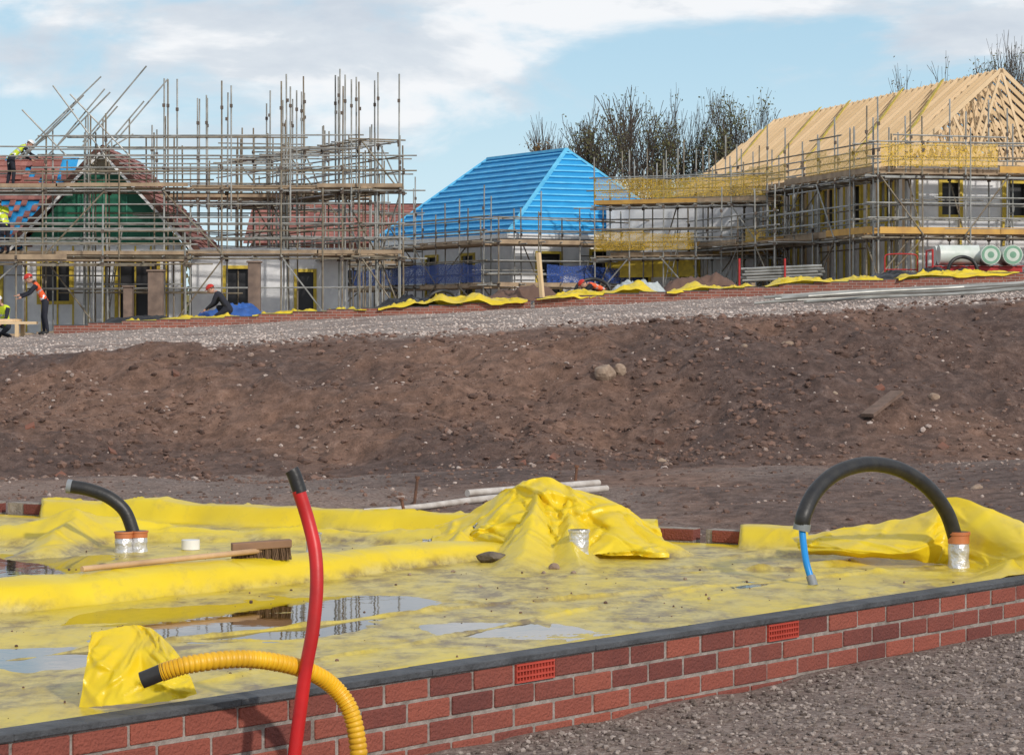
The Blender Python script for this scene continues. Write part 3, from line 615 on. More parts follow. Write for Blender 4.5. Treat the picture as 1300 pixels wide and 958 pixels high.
    if len(lifts)>1:
        a=p+d*Ln*.37+w*.5; t=Vector((d.x*.5,d.y*.5,0))
        for k in(-.2,.2): mb.tube(a+w.normalized()*k+up*Z(a),a+t+w.normalized()*k+up*(lifts[0]+1),.02,0,5)
        for j in range(11):
            c=a+t*(j/11)+up*(Z(a)+(lifts[0]+1-Z(a))*j/11); mb.tube(c-w.normalized()*.2,c+w.normalized()*.2,.015,0,4)
    return mb,[steel,steel2,board,coup,net if net else board,ochre]
def netmat(name,col,k=26,th=.10):
    m=bpy.data.materials.new(name);m.use_nodes=True;nt=m.node_tree;N=nt.nodes;L=nt.links;b=N["Principled BSDF"];b.inputs["Base Color"].default_value=(*col,1);b.inputs["Roughness"].default_value=.6
    tc=N.new("ShaderNodeTexCoord");v=N.new("ShaderNodeTexVoronoi");v.feature='DISTANCE_TO_EDGE';v.inputs["Scale"].default_value=k;L.new(tc.outputs["Object"],v.inputs["Vector"])
    g=N.new("ShaderNodeMath");g.operation='LESS_THAN';g.inputs[1].default_value=th;L.new(v.outputs[0],g.inputs[0]);L.new(g.outputs[0],b.inputs["Alpha"]);return m
ynet=netmat("yellow_guard_mesh",(.66,.42,.04),24,.10);bnet=netmat("blue_guard_mesh",(.02,.07,.30),22,.16)
up=Vector((0,0,1))
mb,ms=scaffold("s",(-17.5,80),(-3.3,80),None,[3.5,5.5],[3.5,5.5],7.1,tall=(4,5,6,7),tallz=9.0,seed=1,extra=16,bay=1.7,toe=.11)
r=random.Random(5)
for z in (6.75,7.15,6.2,4.3,4.7,5.1,2.6): mb.tube((-15.0+r.random(),79.95,z),(-5.2+r.random(),79.95,z+.03),.026,r.choice([0,1]))
for z in (7.2,6.9,4.9): mb.tube((-13.5,81.3,z),(-6.2,81.3,z),.026,1)
for i in range(12):
    x=-15.4+i*.33+r.random()*.3;z=6.3+r.random()*.8;a=r.choice([.9,.8,-.8,.6]);l=1.2+r.random()*1.6
    mb.tube((x,80.6,z),(x+l*math.cos(a)*(1 if a>0 else -1),80.6+r.random()*.5,z+l*abs(math.sin(a))),.026,0)
mb.tube((-12.9,80.5,7.0),(-11.0,80.6,9.3),.026,0);mb.tube((-13.8,80.5,8.7),(-12.1,80.6,6.4),.026,0)
for i in range(22):
    x=r.uniform(-14.5,-3.5);y=r.choice([80.65,82.0,83,84.5]);mb.tube((x,y,float(plateau(x,y))),(x+r.uniform(-.05,.05),y,r.choice([6.6,7.0,7.3,7.9])),.026,r.choice([0,1]))
mb.build("scaffolding",ms)
mb,ms=scaffold("s",(-3.4,80.3),(-8.8,92),None,[3.5,5.5,7.0],[3.5,5.5],7.8,tall=(0,1,3,5),tallz=9.2,seed=2,bay=1.7,extra=8,toe=.11);mb.build("scaffolding",ms)
mb,ms=scaffold("s",(-11.6,86.5),(-4.6,86.8),None,[3.5,5.5],[5.5],7.8,tall=(1,3),tallz=9.0,seed=3,bay=1.5,extra=8,toe=.11);mb.build("scaffolding",ms)
mb,ms=scaffold("s",(-17,78.6),(-9.6,78.8),None,[3.3],[3.3],4.4,seed=4,bay=2.2,extra=4);mb.build("scaffolding",ms)
mb,ms=scaffold("s",(-10,91),(-3.6,99),None,[3.6,5.6],[3.6],6.8,seed=6,bay=2);mb.build("scaffolding",ms)
# ---------------- houses
def wallrun(mb,p,q,z0,z1,ops=(),th=.2,mat=0,frame=None):
    p=Vector((*p,0));q=Vector((*q,0));d=q-p;Ln=d.length;d.normalize();n=Vector((-d.y,d.x,0))*th/2
    def seg(u0,u1,a,b2,m=mat):
        if u1-u0>.01 and b2-a>.01: mb.obox(p+d*(u0+u1)/2+n+up*(a+b2)/2,d*(u1-u0)/2,n,up*(b2-a)/2,m)
    us=sorted(set([0,Ln]+[v for o in ops for v in o[:2]]))
    for a,b2 in zip(us[:-1],us[1:]):
        oo=[o for o in ops if o[0]<=a+1e-6 and o[1]>=b2-1e-6]
        if not oo: seg(a,b2,z0,z1)
        else:
            o=oo[0]; seg(a,b2,z0,o[2]); seg(a,b2,o[3],z1)
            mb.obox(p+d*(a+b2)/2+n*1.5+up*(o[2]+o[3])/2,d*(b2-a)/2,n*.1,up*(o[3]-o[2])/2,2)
            if frame is not None:
                for u in(a,b2): mb.obox(p+d*u-n*.2+up*(o[2]+o[3])/2,d*.05,n*.3,up*((o[3]-o[2])/2+.05),frame)
                for z in(o[2],o[3]): mb.obox(p+d*(a+b2)/2-n*.25+up*z,d*(b2-a)/2,n*.3,up*.05,frame)
    return p,d,Ln
def tiled(mb,a,b2,c,d,mat,rows=24,cols=30,skip=None):
    a,b2,c,d=map(Vector,(a,b2,c,d));n=(b2-a).cross(d-a).normalized()
    if n.z<0:n=-n
    for i in range(rows):
        for j in range(cols):
            if skip and skip(i,j): continue
            f=lambda u,v:(a.lerp(b2,u)).lerp(d.lerp(c,u),v)
            u0,u1,v0,v1=j/cols,(j+1)/cols,i/rows,(i+1.15)/rows
            P=[f(u0,v0)+n*.06,f(u1,v0)+n*.06,f(u1,v1)+n*.02,f(u0,v1)+n*.02]
            mb.poly(P,mat); mb.poly([f(u0,v0)+n*.02,f(u1,v0)+n*.02,P[1],P[0]],mat)
par=empty("gabled_house"); gx,hw,ez,az,gy=-12.6,2.75,4.0,6.95,82.6
mb=MB(); wallrun(mb,(gx-2.5,gy),(gx+2.5,gy),1.2,4.0,[(.5,1.5,2.2,3.5),(2.9,4.2,1.3,3.5)],mat=0,frame=1)
wallrun(mb,(-20,84),(gx-2.6,84),1.0,4.0,[(1,2.2,2,3.4),(3,4,2,3.4)],mat=0,frame=1); wallrun(mb,(gx+2.7,gy+.2),(gx+7.5,gy+.6),1.2,3.9,[(1,1.8,2.1,3.3),(3.2,3.8,1.3,3.2)],mat=0,frame=1)
for k in range(11): mb.box(gx-2.4+k*.48,gx-2.35+k*.48,gy-.03,gy-.005,1.3,3.95,1)
mb.build("walls",[white,yelp,dark],par)
mb=MB()
f=lambda x,z,y=gy-.05:(x,y,z)
mb.poly([f(gx-2.45,4.0),f(gx+2.45,4.0),f(gx+.62,6.15),f(gx-.62,6.15)],0); mb.poly([f(gx-.62,6.15,gy-.08),f(gx+.62,6.15,gy-.08),f(gx,az-.05,gy-.08)],1)
for k in range(7): mb.box(gx-2.1+k*.7,gx-2.05+k*.7,gy-.09,gy-.055,4.0,4.0+max(.15,(1-abs(k-3)/3.4)*2.1),3)
for z in (4.55,5.2): mb.box(gx-2.2+(z-4)*.85,gx+2.2-(z-4)*.85,gy-.10,gy-.06,z,z+.05,3)
for s in(-1,1):
    mb.beam((gx+s*(hw+.25),gy-.5,ez-.27),(gx+s*.02,gy-.5,az),.06,.2,2); mb.beam((gx+s*(hw+.1),gy-.55,ez-.25),(gx+s*.02,gy-.55,az-.17),.04,.08,4)
mb.build("gable",[green,cream,brown,M("green_batten",(.05,.26,.17)),whiteh],par)
mb=MB()
for s in(-1,1): tiled(mb,(gx+s*(hw+.3),gy-.4,ez-.3),(gx+s*(hw+.3),91,ez-.3),(gx,91,az+.05),(gx,gy-.4,az+.05),0,18,20,(lambda i,j:random.random()<.06))
tiled(mb,(-22,82.6,3.9),(gx-2,82.6,3.9),(gx-2,87.2,7.0),(-22,87.2,7.0),0,16,40,lambda i,j:(i<8 and (i*7+j*13)%5<3) or random.random()<.05)
mb.build("tiled_roof",[tile],par)
mb=MB(); mb.poly([(-22,82.6,3.86),(gx-1.5,82.6,3.86),(gx-1.5,87.2,6.96),(-22,87.2,6.96)],0)
for s in(-1,1): mb.poly([(gx+s*(hw+.28),gy-.38,ez-.33),(gx+s*(hw+.28),91,ez-.33),(gx,91,az-.0),(gx,gy-.38,az-.0)],1)
mb.build("roof_underlay",[blueM,brown],par)
mb=MB()
for k in range(14):
    x=-20+k*.55+r.random()*.2;v=r.choice([.55,.7,.85]); y=82.6+4.6*v;z=3.9+3.1*v+.1
    for j in range(r.choice([1,2,3])): mb.box(x,x+.34,y-.1,y+.2,z+j*.13,z+j*.13+.12,0)
mb.build("tile_stacks",[tile],par)
par=empty("brick_house");mb=MB();wallrun(mb,(-11.5,118),(-3.2,118),1.5,5.2,[(1,2,3.6,4.7),(3.5,4.5,3.6,4.7),(6,7,3.6,4.7)],mat=0,frame=1);mb.box(-11.5,-3.2,118.25,126,1.5,5.2,0);mb.build("walls",[pbrick,whiteh,dark],par)
mb=MB();tiled(mb,(-11.8,117.6,5.1),(-2.9,117.6,5.1),(-2.9,122,7.0),(-11.8,122,7.0),0,14,40);tiled(mb,(-11.8,126.4,5.1),(-2.9,126.4,5.1),(-2.9,122,7.0),(-11.8,122,7.0),0,6,10);mb.build("roof",[tile],par)
mb=MB();mb.box(-9.6,-9.0,121.6,122.4,6.8,7.6,0);mb.build("chimney",[pbrick],par)
# blue roof house
par=empty("blue_roof_house");A=Vector((-.14,94.4,0));Ld=Vector((-.466,.885,0));Wd=Vector((.885,.466,0));LL,WW=11.5,7.6;ez,rz=4.75,7.95
Q=lambda w,l,z:A+Wd*w+Ld*l+up*z
mb=MB()
wallrun(mb,Q(.3,.3,0).xy,Q(WW-.3,.3,0).xy,2.0,4.75,[(1,2,2.6,4.1),(3.2,4.4,2.1,4.2),(5.3,6.2,2.6,4.1)],mat=0,frame=1)
wallrun(mb,Q(.3,LL-.3,0).xy,Q(.3,.5,0).xy,2.0,4.75,[(1,2,2.6,4.1),(4,5,2.6,4.1),(7,8,2.6,4.1)],mat=0,frame=1)
mb.build("walls",[white,yelp,dark],par)
r1,r2=Q(WW/2,2.6,rz),Q(WW/2,LL-2.6,rz);c0,c1,c2,c3=Q(0,0,ez),Q(WW,0,ez),Q(WW,LL,ez),Q(0,LL,ez)
mb=MB();mb.poly([c0,c1,r1],0);mb.poly([c3,c0,r1,r2],0);mb.poly([c1,c2,r2,r1],0);mb.poly([c2,c3,r2],0);mb.poly([c3,c2,c1,c0],0)
nb=14
for k in range(nb):
    v=(k+.3)/nb
    for (a,b2,c,d) in ((c0,c1,r1,r1),(c3,c0,r1,r2),(c1,c2,r2,r1)):
        n=(b2-a).cross(d-a).normalized(); n=n if n.z>0 else -n
        p0=a.lerp(d,v)+n*.04;p1=b2.lerp(c,v)+n*.04
        mb.beam(p0,p1,.055,.05,1,up=n)
mb.beam(r1+up*.03,r2+up*.03,.16,.1,1);mb.beam(c0+up*.03,r1+up*.04,.13,.08,1);mb.beam(c1+up*.03,r1+up*.04,.13,.08,1);mb.beam(c3+up*.03,r2+up*.04,.13,.08,1)
mb.beam(c0-up*.08,c1-up*.08,.05,.16,2);mb.beam(c3-up*.08,c0-up*.08,.05,.16,2)
mb.build("hipped_roof",[blueM,blueB,whiteh],par)
mb,ms=scaffold("s",Q(-1.2,-1.5,0).xy,Q(WW+1,-1.5,0).xy,None,[2.9,4.35],[4.2,2.7],5.6,seed=11,net=bnet,netz=[2.7],bay=1.7,extra=4);mb.build("scaffolding",ms)
mb,ms=scaffold("s",Q(-1.6,LL,0).xy,Q(-1.6,-1.2,0).xy,None,[2.9,4.35],[4.2,2.7],5.7,seed=12,net=bnet,netz=[2.7],bay=1.7);mb.build("scaffolding",ms)
# right house
par=empty("timber_truss_house");A=Vector((12.2,83,0));Ld=Vector((-.238,.971,0));Wd=Vector((.971,.238,0));LL,WW=24.5,6.4;gz,ez,rz=2.75,6.55,9.5
Q2=lambda w,l,z:A+Wd*w+Ld*l+up*z
mb=MB()
wallrun(mb,Q2(.25,.25,0).xy,Q2(WW,.25,0).xy,gz,6.5,[(1.0,1.7,4.9,6.0),(3.2,3.9,4.9,6.0)],mat=0,frame=1)
wallrun(mb,Q2(.25,LL,0).xy,Q2(.25,.5,0).xy,gz,6.5,[(1+i*2.6,2+i*2.6,4.8,6.1) for i in range(9)],mat=0,frame=1)
for i in range(32): mb.obox(Q2(.17,.6+i*.74,(gz+6.5)/2),Ld*.06,Wd*.02,up*(6.5-gz)/2*.98,1 if i%3 else 3)
for i in range(5): mb.obox(Q2(.45+i*1.45,.17,4.6),Wd*.04,Ld*.02,up*1.85,1)
mb.build("walls",[white,yelp,dark,timber,silver],par)
mb=MB();nT=44;hip=3.2
for k in range(nT+1):
    l=k*LL/nT;fac=min(1,(LL-l)/hip);h=(rz-ez)*fac;hwid=WW/2
    a=Q2(-.35,l,ez-.15);c=Q2(WW+.35,l,ez-.15);ap=Q2(hwid,l,ez+h)
    tw=.045;th=.13
    if fac>=.999:
        mb.beam(a,ap,tw,th);mb.beam(c,ap,tw,th)
    else:
        t1=Q2(hwid*fac,l,ez+h);t2=Q2(WW-hwid*fac,l,ez+h);mb.beam(a,t1,tw,th);mb.beam(c,t2,tw,th);mb.beam(t1,t2,tw,th)
    mb.beam(Q2(0,l,ez),Q2(WW,l,ez),tw,.1)
    if fac>=.999:
        for (u,v) in ((.25,.5),(.75,.5)):
            q=Q2(WW*u,l,ez+h*.5);mb.beam(q,Q2(WW*.36 if u<.5 else WW*.64,l,ez),tw,.08)
        mb.beam(ap,Q2(WW*.36,l,ez),tw,.08);mb.beam(ap,Q2(WW*.64,l,ez),tw,.08)
for v in (.12,.35,.6,.85):
    mb.beam(Q2(WW/2*v,0,ez+(rz-ez)*v-.1),Q2(WW/2*v,LL-hip*v,ez+(rz-ez)*v-.1),.04,.09)
mb.beam(Q2(WW/2,0,rz-.15),Q2(WW/2,LL-hip,rz-.15),.05,.15)
for k in range(6):
    u=k/6; mb.beam(Q2(WW/2*u*.9+.1,-.0,ez+.02),Q2(WW/2*(.55+.4*u),1.6,ez+(rz-ez)*(.55+.4*u)),.045,.1); 
for k in range(25):
    w=(k+.5)/25*WW;  hh_=1-abs(w-WW/2)/(WW/2); mb.beam(Q2(w,LL+.2,ez-.1),Q2(w,LL-hip*hh_,ez+(rz-ez)*hh_),.045,.12)
mb.build("roof_trusses",[timber],par)
mb=MB()
def strap(l0,l1,v0=0,v1=1):
    n=Vector((-Wd.x*.6,-Wd.y*.6,.8)); mb.beam(Q2(WW/2*v0,l0,ez+(rz-ez)*v0)+n*.11,Q2(WW/2*v1,l1,ez+(rz-ez)*v1)+n*.11,.15,.02,0,up=n)
strap(1.0,4.5);strap(5,8);strap(10,13);strap(14,16);strap(19,21,.1,.9);mb.beam(Q2(-.4,0,ez-.2),Q2(-.4,LL,ez-.2),.04,.2,1)
mb.build("bracing_straps",[yelp,board],par)
mb,ms=scaffold("s",Q2(-1.7,-1.6,0).xy,Q2(-1.7,LL+1,0).xy,None,[4.15,6.0],[4.15,6.0],7.7,seed=21,net=ynet,netz=[6.0],bay=1.6,inner=-1,extra=12,toe=.2,och=.35);mb.build("scaffolding",ms)
mb,ms=scaffold("s",Q2(-1.6,-1.9,0).xy,Q2(WW+3,-1.9,0).xy,None,[4.15,6.0],[4.15,6.0],7.7,seed=22,net=ynet,netz=[6.0],bay=1.4,extra=14,toe=.2,och=.5);mb.build("scaffolding",ms)
mb,ms=scaffold("s",(2.9,93.5),(8.6,90.5),None,[3.8,5.6],[3.8,5.6],6.9,seed=23,net=ynet,bay=1.3,extra=8,och=.4);mb.build("scaffolding",ms)
mb,ms=scaffold("s",Q2(-3.2,3,0).xy,Q2(-3.2,12,0).xy,None,[4.1],[4.1],5.4,seed=24,bay=1.7,inner=-1,extra=5,toe=.15,och=.4);mb.build("scaffolding",ms)
par=empty("panelled_house");mb=MB();wallrun(mb,(3.4,96.3),(8.5,93),2.1,5.9,[(1,1.8,2.8,4),(3,3.8,2.8,4),(1,1.8,4.6,5.5)],mat=0,frame=1);wallrun(mb,(3.3,95.0),(6.4,93.2),3.2,3.9,mat=1);wallrun(mb,(3.4,105),(3.4,96.5),2.1,5.9,mat=0);mb.build("walls",[white,yelp,dark],par)
z=float(plateau(12.9,73.5))+.30;par=empty("insulation_roll_pallet");mb=MB()
for y in(73,73.5,74):
    mb.box(11.5,13.9,y-.05,y+.05,z+.02,z+.14,0)
for i in range(8): mb.box(11.5+i*.32,11.7+i*.32,72.9,74.1,z+.145,z+.17,0)
for x in (11.55,12.7,13.85): mb.box(x-.05,x+.05,72.9,74.1,z-.12,z+.018,0)
mb.tube((11.45,72.9,z-.1),(11.45,72.9,z+.6),.03);mb.tube((11.45,74,z-.1),(11.45,74,z+.6),.03);mb.tube((11.45,72.9,z+.6),(11.45,74,z+.6),.03)
mb.build("pallet",[redfr],par)
wrap=M("white_green_wrap",(.70,.73,.70),(.50,.58,.50),.35,3,.3,8)
mb=MB()
for j,y in enumerate((73.15,73.85)):
    mb.sweep([(11.65,y,z+.47),(12.4,y+.05,z+.47),(12.75,y+.05,z+.47)],[.27,.27,.27],0,24,4)
for x in (13.0,13.6):
    mb.sweep([(x,72.7,z+.46),(x,74.0,z+.46)],[.27,.27],0,24,4)
    for rr,m in((.25,1),(.18,0),(.09,1)): mb.sweep([(x,72.69-.003*(1 if rr<.2 else 0)-.003*(1 if rr<.1 else 0),z+.46),(x,72.75,z+.46)],[rr,rr],m,20,1)
mb.build("insulation_rolls",[wrap,M("green_film",(.22,.42,.30),rough=.4)],par,True)
mb=MB();r=random.Random(3)
for i in range(5):
    for j in range(4-i//2): 
        x0=6.3+r.random()*.3;y=74+.0+j*.1;z=float(plateau(7,74))+.35+i*.08; mb.tube((x0,y,z+.05),(x0+2.0,y-.6,z+.1+.03),.035,0,8)
for x in(6.6,7.8): mb.box(x-.05,x+.05,73.2,74.6,float(plateau(7,74))+.1,float(plateau(7,74))+.33,1)
for x in (6.25,7.5): mb.tube((x,73.6,float(plateau(7,74))),(x,73.6,float(plateau(7,74))+1.0),.03,2)
mb.build("steel_tube_stack",[steel,board,redfr])
mb=MB();zz=float(plateau(10.7,74))+.3
for x in(10.3,11.2): mb.tube((x,74,zz-.2),(x,74,zz+.55),.02,0)
mb.sweep([(10.3,74,zz+.5),(10.4,74,zz+.62),(11.1,74,zz+.62),(11.2,74,zz+.5)],.02,0,8);mb.tube((10.3,74,zz+.2),(11.2,74,zz+.2),.02,0);mb.build("red_barrier_frame",[redfr])
z=float(plateau(-14,71.5));par=empty("timber_stack");mb=MB();r=random.Random(8)
for i in range(5): mb.box(-16.2+r.random()*.2,-12.85+r.random()*.25,71.1+i*.18,71.24+i*.18,z+.38,z+.45,0)
for i in range(4): mb.box(-16,-13.4+r.random()*.3,71.15+i*.2,71.3+i*.2,z+.455,z+.52,0)
for x in(-15.5,-14.2,-13.2): mb.box(x,x+.1,71.1,71.2,z-.1,z+.378,0);mb.box(x,x+.1,71.9,72,z-.1,z+.378,0)
mb.build("boards",[timber],par)
par=empty("site_cabin");mb=MB();mb.box(-7.5,-3.6,106,108.5,1.9,4.2,0);
for x in(-6.9,-5.3): mb.box(x,x+.9,105.96,105.995,2.9,3.7,1)
mb.box(-7.6,-3.5,105.9,108.6,4.201,4.3,0);mb.build("cabin_body",[whiteh,dark],par)
# ---------------- trees
def tree(name,x,y,h,half,leafmat,seed,nl=3500,trunk=.16):
    r=random.Random(seed);mb=MB();tips=[]
    z0=float(plateau(x,y))
    def br(p,d,l,rad,lv):
        n=3;q=p
        for i in range(n):
            d=(d+Vector((r.uniform(-.18,.18),r.uniform(-.18,.18),r.uniform(-.02,.12)))).normalized();q2=q+d*l/n;ra=rad*(1-.45*i/n);mb.tube(q,q2,max(.016,ra),0,5 if lv<2 else 3,max(.013,rad*(1-.45*(i+1)/n)));q=q2
            if lv>=2: tips.append(q.copy())
            if lv<4 and (i>0 or lv>0):
                for _ in range(2 if lv<3 else 1):
                    a=r.uniform(0,6.28);dd=(d*.8+Vector((math.cos(a),math.sin(a),.3))*.6).normalized();br(q,dd,l*r.uniform(.5,.8),ra*.5,lv+1)
        if lv<4:
            br(q,d,l*.7,rad*.5,lv+1)
    br(Vector((x,y,z0-.2)),Vector((0,0,1)),h*.30,trunk,0)
    zt_=max(t.z for t in tips); wx=sorted(abs(t.x-x) for t in tips)[int(len(tips)*.96)]
    sz=h/(zt_-z0); sx_=half/wx
    tr_=lambda v:(x+(v[0]-x)*sx_,y+(v[1]-y)*sx_,z0+(v[2]-z0)*sz)
    mb.v=[tr_(v) for v in mb.v]; tips=[Vector(tr_(t)) for t in tips]
    par=empty(name);mb.build("branches",[bark],par)
    V=[];Fc=[]
    keep=[t for t in tips if fbm(t.x*.8+seed,t.z*.8+t.y*.3,2,seed)>.0] or tips
    for _ in range(nl):
        t=r.choice(keep);c=t+Vector((r.gauss(0,.15),r.gauss(0,.15),r.gauss(0,.13)));s=r.uniform(.045,.10);a=Vector((r.gauss(0,1),r.gauss(0,1),r.gauss(0,1))).normalized();b2=a.orthogonal().normalized();k=len(V)
        V+=[tuple(c-a*s),tuple(c+b2*s*.6),tuple(c+a*s),tuple(c-b2*s*.6)];Fc.append((k,k+1,k+2,k+3))
    npmesh("leaves",V,Fc,[leafmat],smooth=False,parent=par)
for (x,yt,d,mt,sd,nl,hw_) in [(714,144,125,leafB,1,1500,1.3),(766,118,128,leafA,2,1500,1.5),(812,112,130,leafA,3,2200,1.6),(868,106,132,leafA,4,1500,1.5),(915,108,128,leafA,5,1700,1.5),(955,112,130,leafA,6,1500,1.5),(688,178,126,leafB,9,700,1.0),
   (1165,82,130,leafB,7,700,1.3),(1215,64,132,leafA,8,1600,1.6),(1258,46,131,leafA,22,2200,1.8),(1300,38,128,leafB,12,2200,1.8),(1350,48,130,leafA,13,1800,1.6)]:
    X=(x-650)*d/F; tree("autumn_tree",X,d,CZ-(yt-YH)*d/F-float(plateau(X,d)),hw_,mt,sd,nl)
r=random.Random(4);V=[];Fc=[]
for _ in range(14000):
    x=r.uniform(-45,45);z=float(plateau(x,140))+abs(r.gauss(0,1))*1.3*(1+.4*math.sin(x*.6));y=140+r.uniform(-1,1);s=r.uniform(.12,.3);a=Vector((r.gauss(0,1),r.gauss(0,1),r.gauss(0,1))).normalized();b2=a.orthogonal().normalized();c=Vector((x,y,z));k=len(V)
    V+=[tuple(c-a*s),tuple(c+b2*s),tuple(c+a*s),tuple(c-b2*s)];Fc.append((k,k+1,k+2,k+3))
npmesh("distant_hedgerow",V,Fc,[leafA],smooth=False)
# ---------------- people
def person(loc,heading,bend=0,crouch=False,vest=hior,helm=redh,reach=.5,legs=navy,sleeve=navy,sc=1.0,name="construction_worker"):
    pz=.95 if not crouch else .42
    J={};R={}
    def up_(x,y,z):
        c,s=math.cos(bend),math.sin(bend);return Vector((x,y*c+z*s,pz+z*c-y*s))
    J['pel']=Vector((0,0,pz));J['sp']=up_(0,.01,.2);J['ch']=up_(0,0,.4);J['nk']=up_(0,0,.55);J['nk2']=up_(0,.02,.62)
    R.update(pel=.14,sp=.125,ch=.15,nk=.06,nk2=.055)
    for s,n in((-1,'l'),(1,'r')):
        J['sh'+n]=up_(s*.19,0,.47);a=reach*(1 if s>0 else .8)
        J['el'+n]=J['sh'+n]+Vector((s*.05,math.sin(a)*.28,-math.cos(a)*.28));a2=a+.5
        J['wr'+n]=J['el'+n]+Vector((-s*.03,math.sin(a2)*.25,-math.cos(a2)*.25));J['ha'+n]=J['wr'+n]+Vector((0,math.sin(a2)*.08,-math.cos(a2)*.08))
        J['hp'+n]=J['pel']+Vector((s*.09,0,-.06))
        if crouch: J['kn'+n]=Vector((s*.15,.40,.46 if s>0 else .16));J['an'+n]=Vector((s*.13,.10 if s>0 else -.02,.09))
        else: J['kn'+n]=Vector((s*.11,.04+.03*s,.5));J['an'+n]=Vector((s*.12,-.02+.05*s,.09))
        J['to'+n]=J['an'+n]+Vector((s*.02,.17,-.045))
        R.update({'sh'+n:.075,'el'+n:.048,'wr'+n:.033,'ha'+n:.035,'hp'+n:.10,'kn'+n:.065,'an'+n:.045,'to'+n:.04})
    E=[('pel','sp','v'),('sp','ch','v'),('ch','nk','v'),('nk','nk2','s')]
    for n in'lr':E+=[('ch','sh'+n,'v'),('sh'+n,'el'+n,'a'),('el'+n,'wr'+n,'a'),('wr'+n,'ha'+n,'s'),('pel','hp'+n,'t'),('hp'+n,'kn'+n,'t'),('kn'+n,'an'+n,'t'),('an'+n,'to'+n,'b')]
    keys=list(J);me=bpy.data.meshes.new("body");me.from_pydata([tuple(J[k]) for k in keys],[(keys.index(a),keys.index(b2)) for a,b2,_ in E],[])
    o=bpy.data.objects.new("tmp",me);bpy.context.scene.collection.objects.link(o);o.modifiers.new("Skin","SKIN")
    for i,k in enumerate(keys):
        sv=me.skin_vertices[0].data[i];sv.radius=(R[k],R[k]*(.75 if k in('ch','sp','pel') else 1));sv.use_root=(k=='pel')
    sb=o.modifiers.new("s","SUBSURF");sb.levels=2;sb.render_levels=2
    dg=bpy.context.evaluated_depsgraph_get();m2=bpy.data.meshes.new_from_object(o.evaluated_get(dg));bpy.data.objects.remove(o)
    cls={'v':0,'a':1,'t':2,'s':3,'b':4}
    m2.materials.clear()
    for m in(vest,sleeve,legs,skin,blackp,silver):m2.materials.append(m)
    for p in m2.polygons:
        c=p.center;best=9;bi=0
        for a,b2,k in E:
            u=J[a];v=J[b2]-u;t=max(0,min(1,(c-u).dot(v)/v.length_squared));dd=(c-u-v*t).length-.6*(R[a]*(1-t)+R[b2]*t)
            if dd<best:
                best=dd;bi=cls[k]
                if k=='v' and vest is not navy and a in('sp','pel') and .35<t<.6: bi=5
        p.material_index=bi;p.use_smooth=True
    par=empty(name);ob=bpy.data.objects.new("body",m2);bpy.context.scene.collection.objects.link(ob);ob.parent=par
    hc=J['nk2']+(up_(0,.06,.1)-up_(0,0,0))
    def blob(nm,c,s,mat,cut=None,seg=20):
        bm=bmesh.new();bmesh.ops.create_uvsphere(bm,u_segments=seg,v_segments=seg//2+2,radius=1)
        for v in bm.verts: v.co=Vector((v.co.x*s[0],v.co.y*s[1],v.co.z*s[2]))
        if cut is not None: bmesh.ops.bisect_plane(bm,geom=bm.verts[:]+bm.edges[:]+bm.faces[:],plane_co=(0,0,cut),plane_no=(0,0,-1),clear_outer=True)
        for f_ in bm.faces:f_.smooth=True
        mm=bpy.data.meshes.new(nm);bm.to_mesh(mm);bm.free();mm.materials.append(mat);q=bpy.data.objects.new(nm,mm);bpy.context.scene.collection.objects.link(q);q.parent=par;q.location=c;q.rotation_euler=(-bend*.7,0,0);return q
    blob("head",hc,(.077,.098,.118),skin);fr_=Vector((0,math.cos(bend*.7),-math.sin(bend*.7)));
    blob("nose",hc+fr_*.098+Vector((0,0,-.015)),(.013,.018,.022),skin,seg=8)
    for s in(-1,1): blob("eye",hc+fr_*.088+Vector((s*.03,0,.012)),(.012,.01,.008),dark,seg=8);blob("ear",hc+Vector((s*.078,-.005,0)),(.012,.022,.032),skin,seg=8)
    blob("mouth",hc+fr_*.088+Vector((0,0,-.055)),(.024,.01,.006),redh,seg=8);blob("hair",hc+Vector((0,-.012,.012)),(.081,.095,.11),brown,cut=-.02)
    upv=Vector((0,math.sin(bend*.7),math.cos(bend*.7)));blob("helmet",hc+upv*.03,(.105,.13,.125),helm,cut=.01);blob("helmet_brim",hc+upv*.04+fr_*.035,(.108,.145,.010),helm)
    mb=MB()
    for n,s in(('l',-1),('r',1)):
        h=J['ha'+n];dr=(J['ha'+n]-J['wr'+n]).normalized();sd=Vector((1,0,0));nr=dr.cross(sd)
        for i,ln in enumerate((.07,.08,.075,.058)):
            b0=h+sd*(-.027+.018*i);mb.sweep([b0,b0+dr*ln*.5,b0+dr*ln*.85-nr*.012,b0+dr*ln-nr*.03],[.009,.009,.008,.006],0,6,2)
        mb.sweep([h-dr*.02-sd*s*.03,h-sd*s*.05+dr*.01,h-sd*s*.055+dr*.04],[.011,.010,.008],0,6,2)
    mb.build("fingers",[skin],par,True)
    par.location=loc;par.rotation_euler=(0,0,heading);par.scale=(sc,)*3;return par
zt=lambda x,y:float(T(x,y))
person((-12.35,70.9,zt(-12.35,70.9)),math.radians(100),bend=.55,vest=hior,helm=redh,reach=.8,sc=.98)
person((-13.75,72.9,zt(-13.75,72.9)-.05),math.radians(150),bend=.4,vest=hiyel,helm=whiteh,reach=.5,crouch=True,sc=1.0)
person((-7.75,73.4,float(plateau(-7.75,73.4))+.05),math.radians(80),bend=.7,crouch=True,vest=navy,helm=redh)
person((-15.1,80.65,5.63),math.radians(-60),bend=.9,vest=hiyel,helm=whiteh,reach=.7)
person((-15.25,80.6,3.63),math.radians(40),bend=.5,vest=hiyel,helm=whiteh,reach=.7)
